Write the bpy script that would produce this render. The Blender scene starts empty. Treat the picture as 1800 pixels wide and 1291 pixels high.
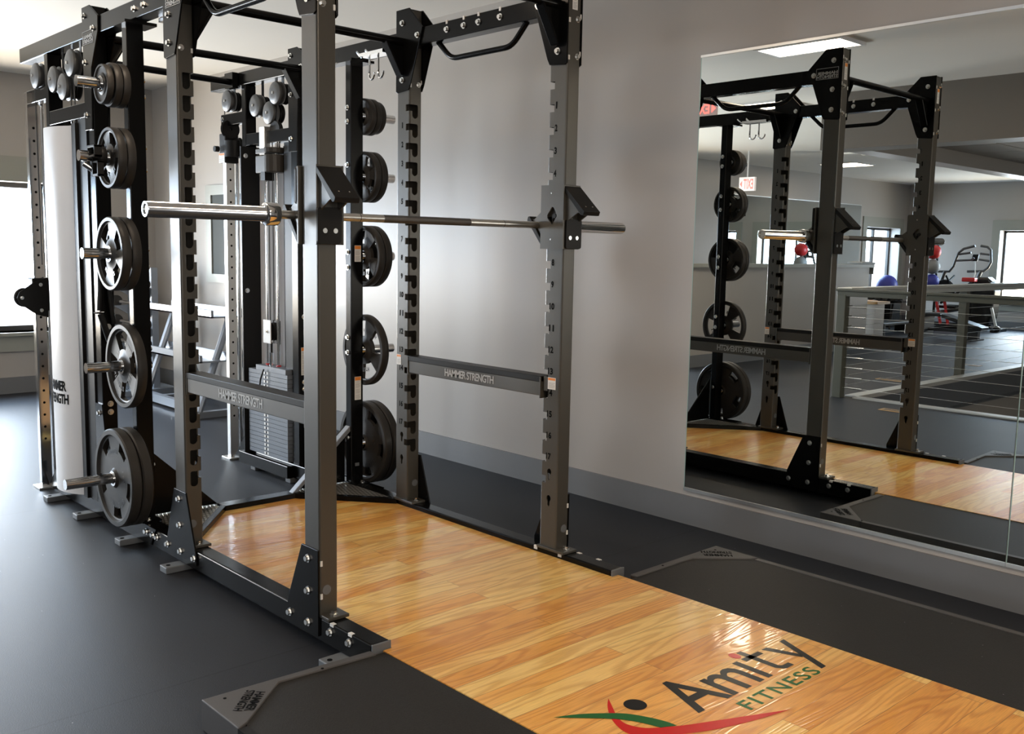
import bpy, bmesh, math, random
from mathutils import Vector, Matrix
random.seed(7)
SC = bpy.context.scene
COL = SC.collection

# ---------------------------------------------------------------- camera
yaw, pitch, roll = 0.7496, -0.1212, 0.0188
Fw = Vector((-math.cos(yaw)*math.cos(pitch), math.sin(yaw)*math.cos(pitch), math.sin(pitch)))
Rt = Fw.cross(Vector((0, 0, 1))).normalized()
Up = Rt.cross(Fw)
R2 = math.cos(roll)*Rt + math.sin(roll)*Up
U2 = -math.sin(roll)*Rt + math.cos(roll)*Up
cam_data = bpy.data.cameras.new('camera')
cam_data.sensor_width = 36.0
cam_data.lens = 1717.95/1800*36.0
cam_data.clip_end = 100
cam = bpy.data.objects.new('camera', cam_data)
COL.objects.link(cam)
cam.matrix_world = Matrix(((R2.x, U2.x, -Fw.x, 2.8542), (R2.y, U2.y, -Fw.y, -2.3426), (R2.z, U2.z, -Fw.z, 1.3869), (0, 0, 0, 1)))
SC.camera = cam

# ---------------------------------------------------------------- world, lights, exposure
SC.view_settings.view_transform = 'Standard'
SC.view_settings.look = 'None'
SC.view_settings.gamma = 1
SC.view_settings.use_curve_mapping = False
SC.view_settings.exposure = 0.36
W = bpy.data.worlds.new('sky'); SC.world = W; W.use_nodes = True
bg = W.node_tree.nodes['Background']
bg.inputs[0].default_value = (0.93, 0.95, 1.0, 1); bg.inputs[1].default_value = 2.4

def area(name, loc, direction, sx, sy, power, color):
    d = bpy.data.lights.new(name, 'AREA'); d.shape = 'RECTANGLE'; d.size = sx; d.size_y = sy
    d.energy = power; d.color = color
    o = bpy.data.objects.new(name, d); COL.objects.link(o); o.location = loc
    o.rotation_euler = Vector(direction).to_track_quat('-Z', 'Z').to_euler()
    return o
SKY = (0.54, 0.75, 1.0); GROUND = (1.0, 0.88, 0.70)
# skylight falling in through the back and far windows, and light bounced up from the bright ground outside
area('daylight_back_window', (-7.25, -0.15, 1.75), (1, 0, -0.42), 1.9, 1.3, 250, SKY)
area('daylight_back_window', (-7.25, -2.35, 1.75), (1, 0, -0.42), 1.9, 1.3, 225, SKY)
area('daylight_back_window', (-7.25, -4.55, 1.75), (1, 0, -0.42), 1.9, 1.3, 225, SKY)  # added behind an extra unseen window, for more light on the uprights
area('ground_light_back_window', (-7.25, -4.55, 0.65), (1, 0, 0.40), 1.9, 0.8, 160, GROUND)  # ground bounce for the same added window
area('ground_light_back_window', (-7.25, -0.15, 0.65), (1, 0, 0.40), 1.9, 0.8, 190, GROUND)
area('ground_light_back_window', (-7.25, -2.35, 0.65), (1, 0, 0.40), 1.9, 0.8, 160, GROUND)
area('daylight_far_back_window', (-7.25, -13.2, 1.6), (1, 0, -0.3), 1.5, 1.5, 90, SKY)
area('daylight_far_wall_window', (-3.5, -14.95, 1.7), (0, 1, -0.35), 3.4, 1.4, 330, SKY)
area('ground_light_far_wall_window', (-3.5, -14.95, 0.7), (0, 1, 0.4), 3.4, 0.8, 160, GROUND)
area('warm_fill_front_window', (6.95, -3.0, 1.5), (-1, 0, 0), 4.4, 1.9, 85, (1.0, 0.80, 0.56))  # warm fill added from behind the camera to warm the near wall

# ---------------------------------------------------------------- materials
def mat(name, col, rough=0.5, metal=0.0, spec=0.5, coat=0.0, coat_rough=0.1, noise=0.0, nscale=30, bump=0.0, bscale=200, emit=None, estr=0):
    m = bpy.data.materials.new(name); m.use_nodes = True
    nt = m.node_tree; b = nt.nodes['Principled BSDF']
    b.inputs['Base Color'].default_value = (*col, 1)
    b.inputs['Roughness'].default_value = rough
    b.inputs['Metallic'].default_value = metal
    b.inputs['Specular IOR Level'].default_value = spec
    b.inputs['Coat Weight'].default_value = coat
    b.inputs['Coat Roughness'].default_value = coat_rough
    tc = nt.nodes.new('ShaderNodeTexCoord')
    if noise > 0:
        n = nt.nodes.new('ShaderNodeTexNoise'); n.inputs['Scale'].default_value = nscale; n.inputs['Detail'].default_value = 6
        r = nt.nodes.new('ShaderNodeMixRGB'); r.blend_type = 'MIX'
        r.inputs[1].default_value = (*[max(0, c*(1-noise)) for c in col], 1); r.inputs[2].default_value = (*[min(1, c*(1+noise)) for c in col], 1)
        nt.links.new(tc.outputs['Object'], n.inputs['Vector']); nt.links.new(n.outputs[0], r.inputs[0]); nt.links.new(r.outputs[0], b.inputs['Base Color'])
    if bump > 0:
        n2 = nt.nodes.new('ShaderNodeTexNoise'); n2.inputs['Scale'].default_value = bscale; n2.inputs['Detail'].default_value = 3
        bp = nt.nodes.new('ShaderNodeBump'); bp.inputs['Strength'].default_value = bump; bp.inputs['Distance'].default_value = 0.002
        nt.links.new(tc.outputs['Object'], n2.inputs['Vector']); nt.links.new(n2.outputs[0], bp.inputs['Height']); nt.links.new(bp.outputs[0], b.inputs['Normal'])
    if emit:
        b.inputs['Emission Color'].default_value = (*emit, 1); b.inputs['Emission Strength'].default_value = estr
    return m
M = {}
M['wall'] = mat('greige_wall_paint', (0.392, 0.364, 0.333), 0.34, spec=0.35, noise=0.02, nscale=3, bump=0.04, bscale=120)
M['wall_dark'] = mat('dark_taupe_paint', (0.16, 0.14, 0.12), 0.5, noise=0.03, nscale=3)
M['ceil'] = mat('white_ceiling_paint', (0.76, 0.735, 0.685), 0.8, noise=0.02, nscale=2)
M['trim'] = mat('grey_green_trim_paint', (0.30, 0.30, 0.26), 0.4, noise=0.03, nscale=5)
M['baseb'] = mat('grey_baseboard_paint', (0.155, 0.157, 0.16), 0.45, noise=0.05, nscale=8)
M['white'] = mat('white_painted_metal', (0.72, 0.72, 0.73), 0.35, noise=0.01)
M['grey'] = mat('gunmetal_powder_coat', (0.060, 0.055, 0.045), 0.34, metal=0.12, spec=0.65, noise=0.06, nscale=400, bump=0.05, bscale=900)
M['black'] = mat('gloss_black_powder_coat', (0.004, 0.004, 0.004), 0.20, spec=0.14, bump=0.08, bscale=350)
M['mblack'] = mat('satin_black_plastic', (0.013, 0.0125, 0.012), 0.40, spec=0.16)
M['rubber'] = mat('black_urethane', (0.032, 0.029, 0.026), 0.46, spec=0.3, noise=0.1, nscale=20)
M['pulley'] = mat('grey_moulded_plastic', (0.085, 0.085, 0.083), 0.4)
M['colchrome'] = mat('satin_chrome_column', (0.82, 0.82, 0.80), 0.30, metal=1.0)
M['chrome'] = mat('polished_chrome', (0.80, 0.80, 0.80), 0.10, metal=1.0)
M['steel'] = mat('brushed_steel', (0.78, 0.77, 0.74), 0.34, metal=1.0, noise=0.05, nscale=50)
M['bolt'] = mat('zinc_bolt', (0.72, 0.72, 0.70), 0.25, metal=1.0)
M['label'] = mat('white_label', (0.78, 0.77, 0.74), 0.5)
M['orange'] = mat('orange_warning_print', (0.85, 0.28, 0.04), 0.5)
M['print'] = mat('light_grey_print', (0.42, 0.42, 0.41), 0.5)
M['ink'] = mat('black_print', (0.006, 0.006, 0.006), 0.8, spec=0.05)
M['padgrey'] = mat('slate_grey_endcap', (0.13, 0.14, 0.15), 0.5)
M['stack'] = mat('slate_grey_weight_stack', (0.16, 0.18, 0.21), 0.42, noise=0.05, nscale=30)
M['cable'] = mat('black_cable_sheath', (0.02, 0.02, 0.02), 0.4)
M['red'] = mat('red_plastic', (0.62, 0.03, 0.03), 0.4)
M['blue'] = mat('blue_rubber', (0.05, 0.06, 0.38), 0.45)
M['ballgrey'] = mat('grey_rubber_ball', (0.30, 0.31, 0.31), 0.5)
M['bronze'] = mat('dark_bronze_frame', (0.03, 0.028, 0.026), 0.4)
M['kerb'] = mat('light_grey_kerb', (0.42, 0.42, 0.40), 0.5)
M['channel'] = mat('blue_grey_steel_channel', (0.12, 0.13, 0.145), 0.4, noise=0.1, nscale=4)
M['tile'] = mat('acoustic_ceiling_tile', (0.36, 0.33, 0.30), 0.9, noise=0.08, nscale=200)
M['railpaint'] = mat('olive_grey_railing_paint', (0.085, 0.085, 0.066), 0.4, noise=0.03)
M['raillit'] = mat('light_grey_lit_rail', (0.55, 0.56, 0.54), 0.3)  # pale tone also carries the window light on the side rail
M['tan'] = mat('tan_wood_block', (0.50, 0.30, 0.12), 0.5, noise=0.1)
M['lamp'] = mat('ceiling_lamp_diffuser', (1, 1, 1), 0.5, emit=(1.0, 0.80, 0.60), estr=18)
M['exitred'] = mat('lit_red_exit_letters', (0.6, 0.02, 0.02), 0.5, emit=(1.0, 0.10, 0.08), estr=3.0)
M['exitwhite'] = mat('lit_white_exit_face', (0.8, 0.8, 0.8), 0.5, emit=(1.0, 0.75, 0.68), estr=0.35)
M['mirror'] = mat('mirror_glass', (0.80, 0.83, 0.81), 0.0, metal=1.0)
M['glassedge'] = mat('mirror_polished_edge', (0.45, 0.62, 0.58), 0.15, metal=0.3)
M['knurl'] = mat('knurled_steel', (0.16, 0.155, 0.15), 0.42, metal=1, bump=0.6, bscale=900)
M['mgrey'] = mat('warm_dark_grey_paint', (0.045, 0.040, 0.035), 0.45)
M['brk'] = mat('textured_charcoal_bracket', (0.080, 0.075, 0.073), 0.5, metal=0.15, noise=0.08, nscale=500, bump=0.1, bscale=900)
M['silver'] = mat('silver_powder_coat', (0.27, 0.29, 0.32), 0.35, metal=0.5)
M['green'] = mat('green_floor_paint', (0.010, 0.12, 0.025), 0.3, spec=0.2, coat=0.25, coat_rough=0.08)
M['logored'] = mat('red_floor_paint', (0.60, 0.012, 0.008), 0.3, spec=0.2, coat=0.25, coat_rough=0.08)
M['logoblack'] = mat('black_floor_paint', (0.005, 0.0045, 0.0045), 0.3, spec=0.2, coat=0.2, coat_rough=0.06)
M['yellow'] = mat('yellow_plastic', (0.7, 0.5, 0.08), 0.4)
M['amber'] = mat('amber_plastic', (0.75, 0.38, 0.08), 0.4)

def floor_mat(name, base, rough, fleck=0.0, tile=0.0):
    m = mat(name, base, rough, spec=0.24)
    nt = m.node_tree; b = nt.nodes['Principled BSDF']; N = nt.nodes.new; L = nt.links.new
    tc = N('ShaderNodeTexCoord')
    n1 = N('ShaderNodeTexNoise'); n1.inputs['Scale'].default_value = 1.6; n1.inputs['Detail'].default_value = 7
    n2 = N('ShaderNodeTexNoise'); n2.inputs['Scale'].default_value = 260; n2.inputs['Detail'].default_value = 2
    v = N('ShaderNodeTexVoronoi'); v.inputs['Scale'].default_value = 26
    for n in (n1, n2, v): L(tc.outputs['Object'], n.inputs['Vector'])
    r = N('ShaderNodeMixRGB'); r.inputs[1].default_value = (*[c*0.78 for c in base], 1); r.inputs[2].default_value = (*[c*1.25 for c in base], 1)
    L(n1.outputs[0], r.inputs[0])
    r2 = N('ShaderNodeMixRGB'); r2.blend_type = 'MULTIPLY'; r2.inputs[0].default_value = 0.7
    cr = N('ShaderNodeMapRange'); cr.inputs[1].default_value = 0.3; cr.inputs[2].default_value = 0.7; cr.inputs[3].default_value = 0.7; cr.inputs[4].default_value = 1.35
    L(n2.outputs[0], cr.inputs[0]); L(r.outputs[0], r2.inputs[1]); L(cr.outputs[0], r2.inputs[2])
    mr = N('ShaderNodeMapRange'); mr.inputs[1].default_value = 0.035; mr.inputs[2].default_value = 0.055; mr.inputs[3].default_value = fleck; mr.inputs[4].default_value = 0
    L(v.outputs['Distance'], mr.inputs[0])
    lt = N('ShaderNodeMath'); lt.operation = 'LESS_THAN'; lt.inputs[1].default_value = 0.10
    sx = N('ShaderNodeSeparateXYZ'); L(v.outputs['Color'], sx.inputs[0]); L(sx.outputs[0], lt.inputs[0])
    mu = N('ShaderNodeMath'); mu.operation = 'MULTIPLY'; L(mr.outputs[0], mu.inputs[0]); L(lt.outputs[0], mu.inputs[1])
    r3 = N('ShaderNodeMixRGB'); L(mu.outputs[0], r3.inputs[0]); L(r2.outputs[0], r3.inputs[1]); r3.inputs[2].default_value = (0.35, 0.35, 0.35, 1)
    out = r3
    if tile:
        br = N('ShaderNodeTexBrick'); br.offset = 0; br.inputs['Scale'].default_value = 1; br.inputs['Brick Width'].default_value = tile; br.inputs['Row Height'].default_value = tile
        br.inputs['Mortar Size'].default_value = 0.004; br.inputs['Color1'].default_value = (1, 1, 1, 1); br.inputs['Color2'].default_value = (1, 1, 1, 1); br.inputs['Mortar'].default_value = (0.6, 0.6, 0.6, 1)
        L(tc.outputs['Object'], br.inputs['Vector'])
        r4 = N('ShaderNodeMixRGB'); r4.blend_type = 'MULTIPLY'; r4.inputs[0].default_value = 1; L(r3.outputs[0], r4.inputs[1]); L(br.outputs['Color'], r4.inputs[2]); out = r4
    L(out.outputs[0], b.inputs['Base Color'])
    bp = N('ShaderNodeBump'); bp.inputs['Strength'].default_value = 0.25; bp.inputs['Distance'].default_value = 0.002
    L(n2.outputs[0], bp.inputs['Height']); L(bp.outputs[0], b.inputs['Normal'])
    return m
M['floor'] = floor_mat('rubber_floor', (0.0185, 0.0200, 0.0245), 0.53, 0.9, 2.4)
M['mat'] = floor_mat('rubber_platform_mat', (0.020, 0.0185, 0.0165), 0.55, 0.8)

def wood_mat():
    m = bpy.data.materials.new('varnished_oak_planks'); m.use_nodes = True
    nt = m.node_tree; b = nt.nodes['Principled BSDF']; N = nt.nodes.new; L = nt.links.new
    tc = N('ShaderNodeTexCoord'); mp = N('ShaderNodeMapping'); mp.inputs['Rotation'].default_value = (0, 0, math.pi/2)
    L(tc.outputs['Object'], mp.inputs['Vector'])
    br = N('ShaderNodeTexBrick'); br.offset = 0.37; br.offset_frequency = 2; br.squash = 1.0
    br.inputs['Scale'].default_value = 1; br.inputs['Brick Width'].default_value = 1.45; br.inputs['Row Height'].default_value = 0.083
    br.inputs['Mortar Size'].default_value = 0.0006; br.inputs['Color1'].default_value = (0, 0, 0, 1); br.inputs['Color2'].default_value = (1, 1, 1, 1); br.inputs['Mortar'].default_value = (0, 0, 0, 1)
    L(mp.outputs[0], br.inputs['Vector'])
    rnd = N('ShaderNodeSeparateXYZ'); L(br.outputs['Color'], rnd.inputs[0])
    # grain: contour lines of a stretched noise, offset per plank
    gm = N('ShaderNodeMapping'); gm.inputs['Scale'].default_value = (0.95, 7.5, 1)
    L(mp.outputs[0], gm.inputs['Vector'])
    cb = N('ShaderNodeCombineXYZ'); mulr = N('ShaderNodeMath'); mulr.operation = 'MULTIPLY'; mulr.inputs[1].default_value = 37.0
    L(rnd.outputs[0], mulr.inputs[0]); L(mulr.outputs[0], cb.inputs[2]); L(mulr.outputs[0], cb.inputs[0])
    va = N('ShaderNodeVectorMath'); va.operation = 'ADD'; L(gm.outputs[0], va.inputs[0]); L(cb.outputs[0], va.inputs[1])
    n1 = N('ShaderNodeTexNoise'); n1.inputs['Scale'].default_value = 1.0; n1.inputs['Detail'].default_value = 2.0; n1.inputs['Roughness'].default_value = 0.4
    L(va.outputs[0], n1.inputs['Vector'])
    m1 = N('ShaderNodeMath'); m1.operation = 'MULTIPLY'; m1.inputs[1].default_value = 95.0; L(n1.outputs[0], m1.inputs[0])
    sn = N('ShaderNodeMath'); sn.operation = 'SINE'; L(m1.outputs[0], sn.inputs[0])
    gr = N('ShaderNodeMapRange'); gr.inputs[1].default_value = -0.2; gr.inputs[2].default_value = 1.0; gr.inputs[3].default_value = 0.0; gr.inputs[4].default_value = 1.0
    L(sn.outputs[0], gr.inputs[0])
    # fine pores
    fm = N('ShaderNodeMapping'); fm.inputs['Scale'].default_value = (14, 420, 1); L(mp.outputs[0], fm.inputs['Vector'])
    n3 = N('ShaderNodeTexNoise'); n3.inputs['Scale'].default_value = 1; n3.inputs['Detail'].default_value = 3; L(fm.outputs[0], n3.inputs['Vector'])
    # large colour drift
    n4 = N('ShaderNodeTexNoise'); n4.inputs['Scale'].default_value = 0.9; L(va.outputs[0], n4.inputs['Vector'])
    ramp = N('ShaderNodeValToRGB'); cr = ramp.color_ramp
    cr.elements[0].position = 0.0; cr.elements[0].color = (0.76, 0.315, 0.05, 1)
    cr.elements[1].position = 1.0; cr.elements[1].color = (1.0, 0.66, 0.21, 1)
    e = cr.elements.new(0.55); e.color = (0.93, 0.46, 0.10, 1)
    mixr = N('ShaderNodeMath'); mixr.operation = 'ADD'
    h1 = N('ShaderNodeMath'); h1.operation = 'MULTIPLY'; h1.inputs[1].default_value = 0.85; L(rnd.outputs[0], h1.inputs[0])
    h2 = N('ShaderNodeMath'); h2.operation = 'MULTIPLY_ADD'; h2.inputs[1].default_value = 0.9; h2.inputs[2].default_value = -0.25; L(n4.outputs[0], h2.inputs[0])
    L(h1.outputs[0], mixr.inputs[0]); L(h2.outputs[0], mixr.inputs[1]); L(mixr.outputs[0], ramp.inputs[0])
    dk = N('ShaderNodeMixRGB'); dk.blend_type = 'MULTIPLY'; dk.inputs[2].default_value = (0.70, 0.52, 0.36, 1)
    gs = N('ShaderNodeMath'); gs.operation = 'MULTIPLY'; gs.inputs[1].default_value = 0.55; L(gr.outputs[0], gs.inputs[0])
    L(gs.outputs[0], dk.inputs[0]); L(ramp.outputs[0], dk.inputs[1])
    fp = N('ShaderNodeMapRange'); fp.inputs[1].default_value = 0.35; fp.inputs[2].default_value = 0.65; fp.inputs[3].default_value = 0.86; fp.inputs[4].default_value = 1.06; L(n3.outputs[0], fp.inputs[0])
    d2 = N('ShaderNodeMixRGB'); d2.blend_type = 'MULTIPLY'; d2.inputs[0].default_value = 1; L(dk.outputs[0], d2.inputs[1]); L(fp.outputs[0], d2.inputs[2])
    d3 = N('ShaderNodeMixRGB'); L(br.outputs['Fac'], d3.inputs[0]); L(d2.outputs[0], d3.inputs[1]); d3.inputs[2].default_value = (0.16, 0.065, 0.02, 1)
    L(d3.outputs[0], b.inputs['Base Color'])
    b.inputs['Roughness'].default_value = 0.28
    b.inputs['Coat Weight'].default_value = 0.55; b.inputs['Coat Roughness'].default_value = 0.06
    bp = N('ShaderNodeBump'); bp.inputs['Strength'].default_value = 0.22; bp.inputs['Distance'].default_value = 0.0012
    L(gr.outputs[0], bp.inputs['Height']); L(bp.outputs[0], b.inputs['Normal']); L(bp.outputs[0], b.inputs['Coat Normal'])
    return m
M['wood'] = wood_mat()

def diamond_mat():
    m = mat('diamond_tread_steel', (0.20, 0.18, 0.16), 0.38, metal=0.7)
    nt = m.node_tree; b = nt.nodes['Principled BSDF']; N = nt.nodes.new; L = nt.links.new
    tc = N('ShaderNodeTexCoord'); mp = N('ShaderNodeMapping'); mp.inputs['Rotation'].default_value = (0, 0, 0.5); mp.inputs['Scale'].default_value = (28, 46, 1)
    L(tc.outputs['Object'], mp.inputs['Vector'])
    br = N('ShaderNodeTexBrick'); br.inputs['Scale'].default_value = 1; br.inputs['Brick Width'].default_value = 1; br.inputs['Row Height'].default_value = 0.8; br.inputs['Mortar Size'].default_value = 0.22; br.inputs['Mortar Smooth'].default_value = 0.5
    L(mp.outputs[0], br.inputs['Vector'])
    r = N('ShaderNodeMixRGB'); r.inputs[1].default_value = (0.42, 0.40, 0.36, 1); r.inputs[2].default_value = (0.13, 0.12, 0.10, 1); L(br.outputs['Fac'], r.inputs[0]); L(r.outputs[0], b.inputs['Base Color'])
    bp = N('ShaderNodeBump'); bp.invert = True; bp.inputs['Strength'].default_value = 0.8; bp.inputs['Distance'].default_value = 0.003
    L(br.outputs['Fac'], bp.inputs['Height']); L(bp.outputs[0], b.inputs['Normal'])
    return m
M['tread'] = diamond_mat()

# ---------------------------------------------------------------- helpers
ORG = {}
def tag(o, label=None, cat=None, group=None, kind=None):
    if label: o['label'] = label
    if cat: o['category'] = cat
    if group: o['group'] = group
    if kind: o['kind'] = kind
    return o
def thing(name, loc, label, cat, group=None):
    o = bpy.data.objects.new(name, None); COL.objects.link(o); o.location = loc
    o.empty_display_size = 0.1
    ORG[o.name] = Vector(loc)
    return tag(o, label, cat, group)

_txt = {}
def text_geo(s, bold=0.0, space=1.0):
    k = (s, bold, space)
    if k in _txt: return _txt[k]
    cu = bpy.data.curves.new('t', 'FONT'); cu.body = s; cu.size = 1; cu.offset = bold; cu.space_character = space; cu.resolution_u = 3
    cu.align_x = 'LEFT'; cu.fill_mode = 'FRONT'; cu.extrude = 0
    ob = bpy.data.objects.new('t', cu); COL.objects.link(ob)
    dg = bpy.context.evaluated_depsgraph_get(); dg.update()
    me = bpy.data.meshes.new_from_object(ob.evaluated_get(dg))
    vs = [tuple(v.co) for v in me.vertices]; fs = [tuple(p.vertices) for p in me.polygons]
    bpy.data.objects.remove(ob); bpy.data.curves.remove(cu); bpy.data.meshes.remove(me)
    x0 = min(v[0] for v in vs); x1 = max(v[0] for v in vs); y0 = min(v[1] for v in vs); y1 = max(v[1] for v in vs)
    vs = [((v[0]-x0)/(x1-x0), (v[1]-y0)/(y1-y0)) for v in vs]
    _txt[k] = (vs, fs, (x1-x0)/(y1-y0)); return _txt[k]

class MB:
    def __init__(s): s.v = []; s.f = []; s.sm = []
    def add(s, vs, fs, smooth=False):
        n = len(s.v); s.v += [tuple(v) for v in vs]
        for f in fs: s.f.append([i+n for i in f]); s.sm.append(smooth)
        return s
    def box(s, x0, x1, y0, y1, z0, z1):
        vs = [(x, y, z) for x in (x0, x1) for y in (y0, y1) for z in (z0, z1)]
        return s.add(vs, [(0, 1, 3, 2), (4, 6, 7, 5), (0, 4, 5, 1), (2, 3, 7, 6), (0, 2, 6, 4), (1, 5, 7, 3)])
    def prism(s, poly, axis, a, b):
        f = {'x': lambda p, t: (t, p[0], p[1]), 'y': lambda p, t: (p[0], t, p[1]), 'z': lambda p, t: (p[0], p[1], t)}[axis]
        n = len(poly); vs = [f(p, a) for p in poly]+[f(p, b) for p in poly]
        return s.add(vs, [list(range(n)), list(range(n, 2*n))[::-1]]+[(i, (i+1) % n, n+(i+1) % n, n+i) for i in range(n)])
    def cyl(s, p0, p1, r, n=20, r2=None, smooth=True):
        p0 = Vector(p0); p1 = Vector(p1); d = (p1-p0).normalized()
        a = d.orthogonal().normalized(); b = d.cross(a); r2 = r if r2 is None else r2
        vs = [p0+(a*math.cos(t)+b*math.sin(t))*r for t in [2*math.pi*i/n for i in range(n)]]
        vs += [p1+(a*math.cos(t)+b*math.sin(t))*r2 for t in [2*math.pi*i/n for i in range(n)]]
        s.add(vs, [(i, (i+1) % n, n+(i+1) % n, n+i) for i in range(n)], smooth)
        m = len(s.v)-2*n
        s.f.append([m+i for i in range(n)][::-1]); s.sm.append(False); s.f.append([m+n+i for i in range(n)]); s.sm.append(False)
        return s
    def lathe(s, prof, c, axis='y', n=32, smooth=True):
        # prof: list of (r, t) ; axis through c
        ax = {'x': Vector((1, 0, 0)), 'y': Vector((0, 1, 0)), 'z': Vector((0, 0, 1))}[axis]
        a = ax.orthogonal().normalized(); b = ax.cross(a); c = Vector(c); vs = []; fs = []
        for r, t in prof:
            for i in range(n):
                th = 2*math.pi*i/n; vs.append(c+ax*t+(a*math.cos(th)+b*math.sin(th))*r)
        for j in range(len(prof)-1):
            for i in range(n): fs.append((j*n+i, j*n+(i+1) % n, (j+1)*n+(i+1) % n, (j+1)*n+i))
        return s.add(vs, fs, smooth)
    def tube(s, pts, r, n=12):
        P = [Vector(p) for p in pts]; rings = []; prev = None
        for i, p in enumerate(P):
            if i == 0: d = P[1]-P[0]
            elif i == len(P)-1: d = P[-1]-P[-2]
            else: d = (P[i+1]-P[i]).normalized()+(P[i]-P[i-1]).normalized()
            d.normalize()
            a = d.orthogonal().normalized() if prev is None else (prev-d*prev.dot(d)).normalized()
            prev = a; b = d.cross(a)
            rr = r[i] if isinstance(r, (list, tuple)) else r
            rings.append([p+(a*math.cos(2*math.pi*k/n)+b*math.sin(2*math.pi*k/n))*rr for k in range(n)])
        vs = [v for g in rings for v in g]; fs = []
        for j in range(len(P)-1):
            for k in range(n): fs.append((j*n+k, j*n+(k+1) % n, (j+1)*n+(k+1) % n, (j+1)*n+k))
        m = len(s.v); s.add(vs, fs, True)
        s.f.append([m+k for k in range(n)][::-1]); s.sm.append(False)
        s.f.append([m+(len(P)-1)*n+k for k in range(n)]); s.sm.append(False)
        return s
    def sphere(s, c, r, n=24, sz=1.0):
        prof = [(r*math.sin(math.pi*i/(n//2)) if 0 < i < n//2 else r*0.001, -r*sz*math.cos(math.pi*i/(n//2))) for i in range(n//2+1)]
        return s.lathe(prof, c, 'z', n)
    def text(s, t, o, u, v, w, h, bold=0.0, space=1.0, lift=None):
        vs, fs, _ = text_geo(t, bold, space); o = Vector(o); u = Vector(u).normalized(); v = Vector(v).normalized()
        n = u.cross(v); lift = Vector((0, 0, 0)) if lift is None else n*lift
        return s.add([o+u*(a*w)+v*(b*h)+lift for a, b in vs], fs)
    def build(s, name, m, parent=None, bevel=0.0, origin=None, rot=None):
        me = bpy.data.meshes.new(name)
        if parent is not None: og = ORG[parent.name]
        elif origin is not None: og = Vector(origin)
        else:
            xs = [v[0] for v in s.v]; ys = [v[1] for v in s.v]; zs = [v[2] for v in s.v]
            og = Vector(((min(xs)+max(xs))/2, (min(ys)+max(ys))/2, min(zs)))
        me.from_pydata([(v[0]-og.x, v[1]-og.y, v[2]-og.z) for v in s.v], [], s.f)
        me.polygons.foreach_set('use_smooth', s.sm)
        bm = bmesh.new(); bm.from_mesh(me); bmesh.ops.recalc_face_normals(bm, faces=bm.faces[:]); bm.to_mesh(me); bm.free()
        me.materials.append(M[m] if isinstance(m, str) else m)
        o = bpy.data.objects.new(name, me); COL.objects.link(o)
        if parent is not None: o.parent = parent
        else: o.location = og
        ORG[o.name] = og
        if any(s.sm) and not name.startswith('plate_body'):
            e = o.modifiers.new('split', 'EDGE_SPLIT'); e.split_angle = math.radians(40)
        if bevel:
            b = o.modifiers.new('bevel', 'BEVEL'); b.width = bevel; b.segments = 2; b.limit_method = 'ANGLE'; b.angle_limit = 0.7
        return o
def copy_tree(o, parent=None):
    c = o.copy(); COL.objects.link(c)
    ORG[c.name] = ORG[o.name]
    if parent is not None: c.parent = parent
    for ch in list(o.children): copy_tree(ch, c)
    return c
def struct(o): o['kind'] = 'structure'; return o
def merge_mats(o, mb, m):
    """append another builder's faces to a mesh as a second material (printed marks)"""
    me = o.data; og = ORG[o.name]
    vs = [tuple(v.co) for v in me.vertices]; fs = [tuple(p.vertices) for p in me.polygons]; mi = [p.material_index for p in me.polygons]; sm = [p.use_smooth for p in me.polygons]
    n = len(vs); k = len(me.materials)
    vs += [(v[0]-og.x, v[1]-og.y, v[2]-og.z) for v in mb.v]; fs += [tuple(i+n for i in f) for f in mb.f]; mi += [k]*len(mb.f); sm += mb.sm
    new = bpy.data.meshes.new(me.name); new.from_pydata(vs, [], fs)
    for q in me.materials: new.materials.append(q)
    new.materials.append(M[m]); new.polygons.foreach_set('material_index', mi); new.polygons.foreach_set('use_smooth', sm)
    o.data = new; return o
def rounded_rect(x0, x1, y0, y1, r, n=3):
    pts = []
    for cx, cy, a0 in ((x1-r, y1-r, 0), (x0+r, y1-r, 90), (x0+r, y0+r, 180), (x1-r, y0+r, 270)):
        for k in range(n+1):
            a = math.radians(a0+90*k/n); pts.append((cx+r*math.cos(a), cy+r*math.sin(a)))
    return pts
def boolean(o, cutter_mb):
    me = bpy.data.meshes.new('c'); me.from_pydata(cutter_mb.v, [], cutter_mb.f)
    bm = bmesh.new(); bm.from_mesh(me); bmesh.ops.recalc_face_normals(bm, faces=bm.faces[:]); bm.to_mesh(me); bm.free()
    c = bpy.data.objects.new('c', me); COL.objects.link(c); c.location = o.location
    md = o.modifiers.new('b', 'BOOLEAN'); md.operation = 'DIFFERENCE'; md.solver = 'EXACT'; md.use_self = True; md.object = c
    dg = bpy.context.evaluated_depsgraph_get(); dg.update()
    new = bpy.data.meshes.new_from_object(o.evaluated_get(dg))
    o.modifiers.remove(md); o.data = new; bpy.data.objects.remove(c); bpy.data.meshes.remove(me)

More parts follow.
